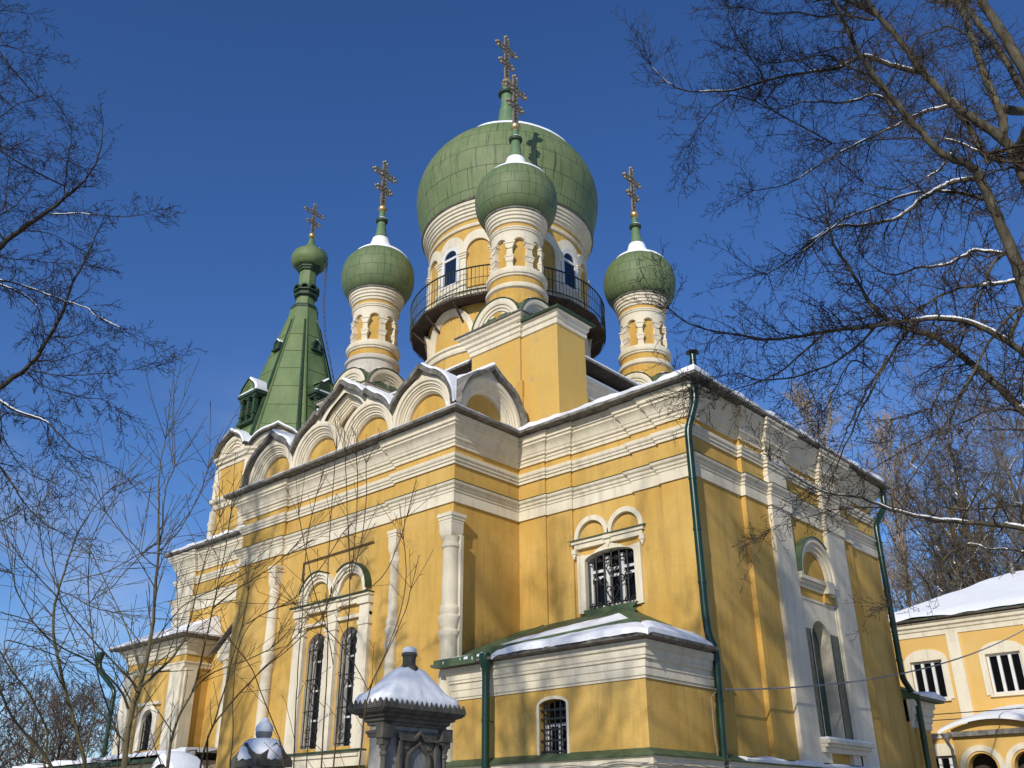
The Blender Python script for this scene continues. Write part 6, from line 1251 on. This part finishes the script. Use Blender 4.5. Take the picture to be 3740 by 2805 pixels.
STEMS_RIGHT = [(0,[(4.49,-14.97,1.94,0.0094),(4.54,-14.97,2.17,0.0079),(4.59,-14.94,2.36,0.0067),(4.65,-14.91,2.66,0.0057),(4.68,-14.92,2.78,0.0047),(4.74,-14.89,3.08,0.004),(4.77,-14.9,3.3,0.004)]),
 (0,[(4.5,-14.96,2.16,0.0085),(4.6,-14.95,2.33,0.0068),(4.74,-14.88,2.5,0.0055),(4.9,-14.77,2.71,0.0043),(5.03,-14.72,2.81,0.004),(5.16,-14.67,2.94,0.004)]),
 (0,[(4.44,-14.68,1.95,0.0054),(4.47,-14.7,2.28,0.0046),(4.48,-14.76,2.57,0.004),(4.52,-14.78,2.94,0.004),(4.6,-14.72,3.12,0.004),(4.71,-14.62,3.2,0.004)]),
 (0,[(4.71,-14.28,1.92,0.0057),(4.69,-14.3,2.42,0.005),(4.68,-14.31,2.79,0.0044),(4.68,-14.31,3.18,0.004),(4.67,-14.33,3.6,0.004),(4.67,-14.32,3.92,0.004),(4.7,-14.29,4.24,0.004)]),
 (0,[(4.83,-14.11,1.92,0.0066),(4.82,-14.12,2.5,0.0057),(4.82,-14.12,2.89,0.005),(4.79,-14.16,3.29,0.0043),(4.78,-14.17,3.71,0.004),(4.78,-14.18,4.25,0.004),(4.78,-14.18,4.67,0.004)]),
 (0,[(4.88,-14.04,1.92,0.0074),(4.89,-14.03,2.41,0.0065),(4.9,-14.01,2.89,0.0058),(4.91,-14.01,3.3,0.0051),(4.9,-14.02,3.55,0.0044),(4.87,-14.05,3.94,0.004),(4.84,-14.09,4.39,0.004),(4.83,-14.11,4.65,0.004)]),
 (0,[(4.9,-14.01,3.51,0.0054),(4.91,-14,3.85,0.0042),(4.91,-14,4.26,0.004),(4.89,-14.03,4.63,0.004)]),
 (0,[(4.91,-14.01,3.53,0.0054),(4.95,-13.95,3.86,0.0042),(4.96,-13.94,4.26,0.004),(4.94,-13.96,4.57,0.004)]),
 (0,[(5.16,-14.01,1.91,0.0073),(5.17,-14,2.34,0.0062),(5.18,-13.98,2.58,0.0053),(5.26,-13.89,2.87,0.0045),(5.33,-13.81,3.17,0.004),(5.36,-13.78,3.52,0.004),(5.33,-13.81,3.81,0.004)]),
 (0,[(5.18,-13.98,2.59,0.0051),(5.26,-13.89,2.85,0.004),(5.35,-13.78,3.19,0.004),(5.38,-13.75,3.4,0.004)]),
 (0,[(5.18,-13.98,2.59,0.004),(5.05,-14.05,2.83,0.004),(4.86,-14.18,3.08,0.004),(4.65,-14.36,3.28,0.004)]),
 (0,[(4.85,-14.41,2.02,0.0056),(4.75,-14.68,2.55,0.0044),(4.76,-14.79,2.73,0.004),(4.73,-14.97,2.89,0.004)]),
 (0,[(4.78,-14.89,3.03,0.0041),(4.77,-14.72,3.15,0.004),(4.79,-14.51,3.26,0.004),(4.8,-14.32,3.47,0.004),(4.85,-14.09,3.91,0.004)]),
 (0,[(4.8,-14.85,2.57,0.004),(4.87,-14.74,2.72,0.004),(4.96,-14.61,2.85,0.004),(5.09,-14.43,3.09,0.004)]),
 (0,[(4.76,-14.21,2.03,0.0041),(4.76,-14.21,2.69,0.004),(4.77,-14.18,3.09,0.004),(4.8,-14.15,3.38,0.004),(4.9,-14.02,3.64,0.004)]),
 (0,[(4.91,-14.01,3.38,0.004),(5.01,-13.88,3.44,0.004),(5.09,-13.79,3.56,0.004),(5.16,-13.7,3.87,0.004),(5.19,-13.67,4.07,0.004)]),
 (0,[(4.85,-14.09,2.81,0.0043),(4.81,-14.14,3.09,0.004),(4.74,-14.23,3.33,0.004),(4.69,-14.3,3.62,0.004),(4.62,-14.4,4.05,0.004)]),
 ]
# ------------------------------------------------------------ bare trees
import numpy as np
def seg_mesh(name, segs, mat, parent, loc=(0, 0, 0), sides=3):
    # every twig segment is a thin tapered prism of its own
    A = np.array(segs, dtype=np.float32); n = len(A); p0, r0, p1, r1 = A[:, 0:3], A[:, 3:4], A[:, 4:7], A[:, 7:8]
    d = p1 - p0; d /= np.linalg.norm(d, axis=1, keepdims=True) + 1e-9
    ref = np.where(np.abs(d[:, 2:3]) < .9, np.array([[0, 0, 1.]]), np.array([[1., 0, 0]])); x = np.cross(d, ref); x /= np.linalg.norm(x, axis=1, keepdims=True) + 1e-9; y = np.cross(d, x)
    V = np.zeros((n, 2 * sides, 3), np.float32)
    for k in range(sides):
        o = x * cos(2 * pi * k / sides) + y * sin(2 * pi * k / sides); V[:, k] = p0 + o * r0; V[:, sides + k] = p1 + o * r1
    base = (np.arange(n) * 2 * sides)[:, None]
    q = np.array([[k, (k + 1) % sides, sides + (k + 1) % sides, sides + k] for k in range(sides)]).reshape(1, -1); F = (base + q).astype(np.int32).reshape(-1)
    me = bpy.data.meshes.new(name); me.vertices.add(n * 2 * sides); me.vertices.foreach_set('co', V.reshape(-1))
    me.loops.add(len(F)); me.loops.foreach_set('vertex_index', F); me.polygons.add(n * sides)
    me.polygons.foreach_set('loop_start', np.arange(0, len(F), 4, dtype=np.int32)); me.polygons.foreach_set('use_smooth', np.ones(n * sides, bool))
    me.materials.append(M[mat]); me.update(calc_edges=True); me.validate()
    o = bpy.data.objects.new(name, me); COL.objects.link(o); o.location = loc; o.parent = parent; o['kind'] = 'stuff'   # twigs past counting: one part
    return o
def rv(R): return Vector((R.gauss(0, 1), R.gauss(0, 1), R.gauss(0, 1)))
def shoot(segs, p, d, L, r, lvl, P, R):
    # one twig and its side twigs
    st = P['step'][lvl]; n = max(2 if lvl < P['max'] else 1, int(L / st)); st = L / n; rad = r; k = P['gap'][lvl]; nxt = R.uniform(.3, 1) * k; pos = 0; side = R.choice((-1, 1))
    for i in range(n):
        d = (d + rv(R) * P['wig'][lvl] + Vector((0, 0, P['trop'][lvl]))).normalized(); q = p + d * st; r2 = max(P['rmin'], r * (1 - (i + 1) / n * .75))
        segs.append((p.x, p.y, p.z, rad, q.x, q.y, q.z, r2)); pos += st
        if lvl < P['max']:
            while nxt < pos:
                f = (pos - nxt) / st; c = q - d * st * f; t = nxt / L
                ax = d.cross(rv(R)).normalized(); a = P['ang'] * R.uniform(.7, 1.25)
                dd = d * cos(a) + ax * sin(a) * side; side = -side
                l2 = P['len'][lvl + 1] * R.uniform(.35, 1.15) * (1 - .45 * t) * min(1, L / P['len'][lvl] + .25)
                shoot(segs, c, dd, l2, max(P['rmin'], rad * .62), lvl + 1, P, R)
                nxt += k * R.uniform(.6, 1.5)
        p = q; rad = r2
def limb_twigs(segs, pts, P, R):
    # side shoots along a traced limb
    tot = sum((Vector(b[:3]) - Vector(a[:3])).length for a, b in zip(pts, pts[1:])); pos = 0; nxt = P['gap0'] * R.random(); side = 1
    for a, b in zip(pts, pts[1:]):
        pa, pb = Vector(a[:3]), Vector(b[:3]); d = (pb - pa); L = d.length
        if L < 1e-6: continue
        d /= L
        while nxt < pos + L:
            f = (nxt - pos) / L; c = pa + (pb - pa) * f; rad = a[3] + (b[3] - a[3]) * f; t = nxt / tot
            ax = d.cross(rv(R)); ax.z *= P.get('flat', 1); ax = (ax - d * ax.dot(d)).normalized(); q = P['ang'] * R.uniform(.7, 1.3); dd = d * cos(q) + ax * sin(q)
            shoot(segs, c, dd, P['len'][0] * R.uniform(.25, 1.15) * (1.05 - .5 * t), max(P['rmin'], min(rad * .5, P['r0'])), 0, P, R)
            nxt += P['gap0'] * R.uniform(.5, 1.5)
        pos += L
    p = Vector(pts[-1][:3]); d = (p - Vector(pts[-2][:3])).normalized()
    for _ in range(P.get('tips', 5)): shoot(segs, p, (d + rv(R) * .35).normalized(), P['len'][0] * R.uniform(.5, 1.0), max(P['rmin'], pts[-1][3] * .8), 0, P, R)
def smooth_pts(pts, it=1):
    for _ in range(it):
        out = [pts[0]]
        for a, b in zip(pts, pts[1:]): out += [tuple(a[i] * .75 + b[i] * .25 for i in range(4)), tuple(a[i] * .25 + b[i] * .75 for i in range(4))]
        out.append(pts[-1]); pts = out
    return pts
def limb_snow(s, pts, share, R):
    tot = sum((Vector(b[:3]) - Vector(a[:3])).length for a, b in zip(pts, pts[1:])); pos = 0; run = []; on = True; sw = R.uniform(.3, .9) + share
    def flush(run):
        if len(run) > 2:
            k = len(run); mb_ = MB('snow'); s.append(mb_); mb_.tube([(x, y, z + r * .66) for x, y, z, r in run], [max(.009, r * .92 * (.35 + .65 * min(1, 4 * sin(pi * (i + .3) / k))) * (1 + .18 * wob(i * 1.3, x))) for i, (x, y, z, r) in enumerate(run)], 8)
    for a, b in zip(pts, pts[1:]):
        d = Vector(b[:3]) - Vector(a[:3]); L = d.length; pos += L
        flat = abs(d.z) / max(L, 1e-6) < .86
        if pos > sw: on = not on; sw = pos + (R.uniform(.6, 1.9) if on else R.uniform(.1, .9) / max(share, .1) * .5)
        if on and flat and share > 0 and pos / tot < share + .1: run.append(b)
        else: flush(run); run = []
    flush(run)
def traced_tree(name, label, cat, limbs, base, P, seed, bark, twig, group=None, ground=False, root=None):
    R = random.Random(seed); t = empty(name, base, label, cat, group); O = tuple(-Vector(base))
    b = MB(bark); segs = []; s = []; allp = []; wa = P.get('wob', .012)
    for i, (snow, pts) in enumerate(limbs):
        pts = [tuple(q) for q in pts]
        if i == 0 and root: pts = root + pts
        elif ground and pts[0][2] < 2.3: x, y, z, r = pts[0]; pts = [(x * .55 + base[0] * .45, y * .55 + base[1] * .45, 0, r * 1.25)] + pts
        elif allp:
            c = min(allp, key=lambda q: (Vector(q[:3]) - Vector(pts[0][:3])).length)
            if .25 < (Vector(c[:3]) - Vector(pts[0][:3])).length:
                lo = [q for q in allp if q[2] < pts[0][2] - .3] or allp
                c = min(lo, key=lambda q: (Vector(q[:3]) - Vector(pts[0][:3])).length); pts = [(c[0], c[1], c[2], pts[0][3] * 1.1)] + pts
        sp = smooth_pts(pts, 2); sp = [(x + wa * wob(k * .9, i), y + wa * wob(k * .7, i + 2), z + wa * .8 * wob(k * .8, i + 5), r * (1 + .07 * wob(k * 1.7, i))) for k, (x, y, z, r) in enumerate(sp)]
        allp += sp; b.tube([q[:3] for q in sp], [q[3] for q in sp], 10 if pts[0][3] > .04 else 6)
        tw = [q for q in sp if q[3] < P.get('rtw', .075)]; PP = dict(P, gap0=P['gap0'] * 1.3, len=tuple(q * .7 for q in P['len'])) if pts[-1][2] < P.get('low', -9) else P
        if len(tw) > 2: limb_twigs(segs, tw, PP, R)
        if snow: limb_snow(s, sp, snow, R)
    obj('trunk', b, t, O, 60); seg_mesh('twigs', segs, twig, t, O)
    for q in s: obj('branch_snow', q, t, O, 60)
    return t
MAPLE = dict(step=(.15, .085, .06), gap=(.08, .058, 1), gap0=.10, wig=(.17, .22, .3), trop=(.015, .03, .02), max=2, ang=.95, len=(1.3, .44, .12), rmin=.0031, r0=.013, low=6.6)
FINE = dict(tips=2, step=(.13, .08, .06), gap=(.08, .06, 1), gap0=.11, wig=(.12, .14, .2), trop=(-.035, -.05, -.05), max=2, ang=.85, len=(.75, .40, .15), rmin=.0036, r0=.010)
STEM = dict(step=(.12, .08, .05), gap=(.20, .3, 1), gap0=.105, wig=(.04, .06, .1), trop=(.03, .02, 0), max=1, ang=.72, len=(.72, .18, .1), rmin=.0022, r0=.006, rtw=.03, wob=.003)
traced_tree('bare_maple', 'bare maple at the right edge whose lower limbs cross the church end wall', 'tree', RIGHT_NEAR, (9.3, -4.3, 0), MAPLE, 3, 'bark', 'twig', root=[(9.3, -4.3, -.1, .28), (9.2, -4.5, 3.0, .19), (9.0, -4.8, 6.0, .14)])
traced_tree('bare_maple', 'taller grey bare maple in the top right corner, with one long snowy bough reaching left', 'tree', RIGHT_FAR, (10.2, -2.4, 0), MAPLE, 5, 'bark', 'twig', root=[(10.2, -2.4, -.1, .30), (9.9, -2.7, 4.0, .22), (9.5, -3.1, 8.0, .17)])
traced_tree('bare_larch', 'dark fine-twigged bare tree hanging in from the left edge of the picture', 'tree', LEFT, (-4.6, -17.2, 0), FINE, 8, 'bark_dark', 'twig_dark', root=[(-4.6, -17.2, -.1, .26), (-4.7, -16.8, 5.0, .17), (-4.5, -16.0, 8.6, .10)])
traced_tree('bare_sapling', 'tallest olive-brown sapling of thin forked stems in front of the low porch', 'sapling', STEMS_MID, (4.9, -15.6, 0), STEM, 11, 'twig_olive', 'twig_olive', 'bare saplings in front of the church', True)
traced_tree('bare_sapling', 'olive-brown sapling at the lower left with a dark knot where its stem forks', 'sapling', STEMS_LEFT, (4.0, -15.9, 0), STEM, 12, 'twig_olive', 'twig_olive', 'bare saplings in front of the church', True)
traced_tree('bare_sapling', 'sapling of thin upright brown shoots in front of the twin arched windows', 'sapling', STEMS_RIGHT, (5.0, -14.2, 0), dict(STEM, gap0=.34, gap=(.4, .3, 1), len=(.42, .12, .1)), 13, 'twig_stem', 'twig_stem', 'bare saplings in front of the church', True)
def wild_tree(name, label, base, H, seed, bark, twig, P, lean=.05, spread=.55, first=.22, nl=15, group=None, rt=.2, snow=False, up=.45):
    # a whole bare tree: trunk, limbs rising from it, twigs on the limbs
    R = random.Random(seed); t = empty(name, base, label, 'tree', group); b = MB(bark); segs = []; s = []
    p = Vector((0, 0, -.1)); d = Vector((R.uniform(-lean, lean), R.uniform(-lean, lean), 1)).normalized(); tr = [(0, 0, -.1, rt)]; n = 14
    for i in range(n):
        d = (d + rv(R) * .045 + Vector((0, 0, .03))).normalized(); p = p + d * H / n * .98; tr.append((p.x, p.y, p.z, rt * (1 - .93 * (i + 1) / n)))
    b.tube([q[:3] for q in tr], [q[3] for q in tr], 9); limb_twigs(segs, tr[n // 2:], P, R)
    for k in range(nl):
        f = first + (1 - first) * (k + R.random()) / nl * .96; x = f * n; i = min(n - 1, int(x)); q = x - i
        c = Vector([tr[i][m_] * (1 - q) + tr[i + 1][m_] * q for m_ in range(3)]); rad = tr[i][3] * (1 - q) + tr[i + 1][3] * q
        a = k * 2.4 + R.uniform(-.5, .5); L = H * spread * R.uniform(.6, 1.05) * (1.1 - f * .85); d = Vector((cos(a), sin(a), up + R.uniform(-.1, .5) + f * .5)).normalized(); lp = [(c.x, c.y, c.z, rad * .6)]; m2 = 8
        for j in range(m2):
            d = (d + rv(R) * .13 + Vector((0, 0, .09))).normalized(); c = c + d * L / m2; lp.append((c.x, c.y, c.z, max(P['rmin'] * 1.5, rad * .6 * (1 - .85 * (j + 1) / m2))))
        b.tube([w_[:3] for w_ in lp], [w_[3] for w_ in lp], 6); limb_twigs(segs, lp, P, R)
        if snow and R.random() < .8: limb_snow(s, smooth_pts(lp, 1), .6, R)
    obj('trunk', b, t, (0, 0, 0), 60); seg_mesh('twigs', segs, twig, t)
    for q in s: obj('branch_snow', q, t, smooth=60)
    return t
GRP = 'bare trees behind the yellow house'
FAR = dict(tips=2, step=(.5, .3, .2), gap=(.29, .23, 1), gap0=.46, wig=(.14, .18, .2), trop=(.05, .06, .03), max=2, ang=.75, len=(2.7, 1.15, .4), rmin=.0085, r0=.03, rtw=9)
def copy_at(o, loc, rz, sc, label, group=None):
    c = copy_tree(o); c.location = loc; c.rotation_euler = (0, 0, rz); c.scale = (sc, sc, sc); c['label'] = label
    if group: c['group'] = group
    return c
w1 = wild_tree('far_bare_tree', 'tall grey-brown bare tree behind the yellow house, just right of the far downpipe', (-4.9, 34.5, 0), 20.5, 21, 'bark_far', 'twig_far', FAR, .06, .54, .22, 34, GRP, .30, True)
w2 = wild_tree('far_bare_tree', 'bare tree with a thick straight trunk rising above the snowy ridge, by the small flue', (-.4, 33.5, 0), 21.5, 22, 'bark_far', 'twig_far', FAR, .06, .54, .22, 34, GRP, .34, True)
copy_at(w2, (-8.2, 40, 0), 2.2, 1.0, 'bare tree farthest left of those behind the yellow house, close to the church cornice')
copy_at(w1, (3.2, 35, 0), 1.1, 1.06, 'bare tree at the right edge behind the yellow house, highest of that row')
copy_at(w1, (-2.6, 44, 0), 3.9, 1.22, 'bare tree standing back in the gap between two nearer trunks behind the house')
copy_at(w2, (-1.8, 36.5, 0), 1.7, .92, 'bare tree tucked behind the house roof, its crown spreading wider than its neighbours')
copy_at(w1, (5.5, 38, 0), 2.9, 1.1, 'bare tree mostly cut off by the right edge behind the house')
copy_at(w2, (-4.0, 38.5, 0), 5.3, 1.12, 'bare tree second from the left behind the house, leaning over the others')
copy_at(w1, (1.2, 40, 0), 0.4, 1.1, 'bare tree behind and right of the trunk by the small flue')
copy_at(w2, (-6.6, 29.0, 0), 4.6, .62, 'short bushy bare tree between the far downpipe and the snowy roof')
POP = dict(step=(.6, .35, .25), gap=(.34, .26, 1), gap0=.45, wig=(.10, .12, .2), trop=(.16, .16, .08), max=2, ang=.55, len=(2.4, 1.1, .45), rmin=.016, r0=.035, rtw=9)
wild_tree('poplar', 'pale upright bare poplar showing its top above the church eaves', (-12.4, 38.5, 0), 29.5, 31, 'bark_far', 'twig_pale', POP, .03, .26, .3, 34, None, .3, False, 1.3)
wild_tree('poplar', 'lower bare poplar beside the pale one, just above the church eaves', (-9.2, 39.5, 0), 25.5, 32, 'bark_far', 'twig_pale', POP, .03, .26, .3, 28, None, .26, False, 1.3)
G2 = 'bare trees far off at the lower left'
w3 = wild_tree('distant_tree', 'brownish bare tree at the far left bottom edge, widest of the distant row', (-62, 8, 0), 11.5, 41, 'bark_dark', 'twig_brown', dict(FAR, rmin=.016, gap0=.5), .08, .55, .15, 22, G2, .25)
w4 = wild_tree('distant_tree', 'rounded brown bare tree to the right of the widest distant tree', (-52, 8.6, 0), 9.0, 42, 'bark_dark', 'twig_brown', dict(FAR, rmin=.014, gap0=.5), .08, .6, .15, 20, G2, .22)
for i, (o, x, y, rz, sc, lb) in enumerate(((w4, -70, 14, 1.0, 1.25, 'paler bare tree behind the widest distant tree, its crown just overtopping it'), (w3, -57, 11.5, 2.0, .85, 'smaller bare tree filling the gap between the widest and the rounded distant trees'),
        (w4, -46, 9.5, 3.0, .85, 'low bare tree nearest to the porch downpipe in the distant row'), (w3, -66, 4.0, 4.0, .95, 'bare tree cut by the left edge in the distant row'), (w4, -50, 15, 5.2, 1.0, 'faint bare tree half hidden behind the porch downpipe'))):
    copy_at(o, (x, y, 0), rz, sc, lb)
def spruce(base, H, seed, label):
    R = random.Random(seed); t = empty('spruce', base, label, 'tree', 'dark spruces far off at the lower left'); b = MB('bark_dark'); b.tube([(0, 0, 0), (0, 0, H)], [.14, .02], 6); obj('trunk', b, t)
    segs = []; z = .5
    while z < H - .15:
        L = (H - z) * .32 + .12
        for k in range(9):
            a = R.uniform(0, 2 * pi); d = Vector((cos(a), sin(a), -.25 + .25 * R.random())).normalized(); p = Vector((0, 0, z + R.uniform(-.1, .1))); l = L * R.uniform(.7, 1.1)
            segs.append((*p, .03, *(p + d * l), .012))
            for j in range(10):
                q = p + d * l * (j + .6) / 10; e = (d * .5 + rv(R) * .6 + Vector((0, 0, -.3))).normalized() * l * .28; segs.append((*q, .035, *(q + e), .012))
        z += .22
    seg_mesh('foliage', segs, 'needle', t)
spruce((-45.5, 6.5, 0), 5.4, 51, 'dark green spruce beside the foot of the porch downpipe'); spruce((-49.5, 5.2, 0), 4.6, 52, 'shorter dark spruce left of the one by the downpipe'); spruce((-55, 4.2, 0), 4.4, 53, 'dark spruce low at the left among brown bare trees')
# trees that stand outside the picture and throw their dappled shade on the walls
SHD = dict(step=(.6, .4, .3), gap=(.55, .4, 1), gap0=.75, wig=(.13, .16, .2), trop=(.03, .03, 0), max=1, ang=.85, len=(2.6, 1.0, .4), rmin=.012, r0=.035, rtw=9)
DNS = dict(SHD, gap0=.42, gap=(.36, .3, 1))
w5 = wild_tree('shade_tree', 'tall bare tree standing outside the picture to the left', (-9.8, -23.5, 0), 25, 61, 'bark_dark', 'twig', DNS, .05, .42, .35, 24, 'trees outside the picture', .32)
copy_at(w5, (-17.0, -21.5, 0), 2.0, .98, 'tall bare tree outside the picture, farther left than the others')
copy_at(w5, (7.0, -28.5, 0), 4.1, .95, 'tall bare tree outside the picture behind the viewpoint')
wild_tree('shade_tree', 'tall bare tree outside the picture, its crown high over the viewpoint', (8.7, -20.4, 0), 27, 66, 'bark_dark', 'twig', dict(DNS, gap0=.26, gap=(.26, .2, 1), rmin=.017, max=2), .03, .24, .42, 34, 'trees outside the picture', .3)
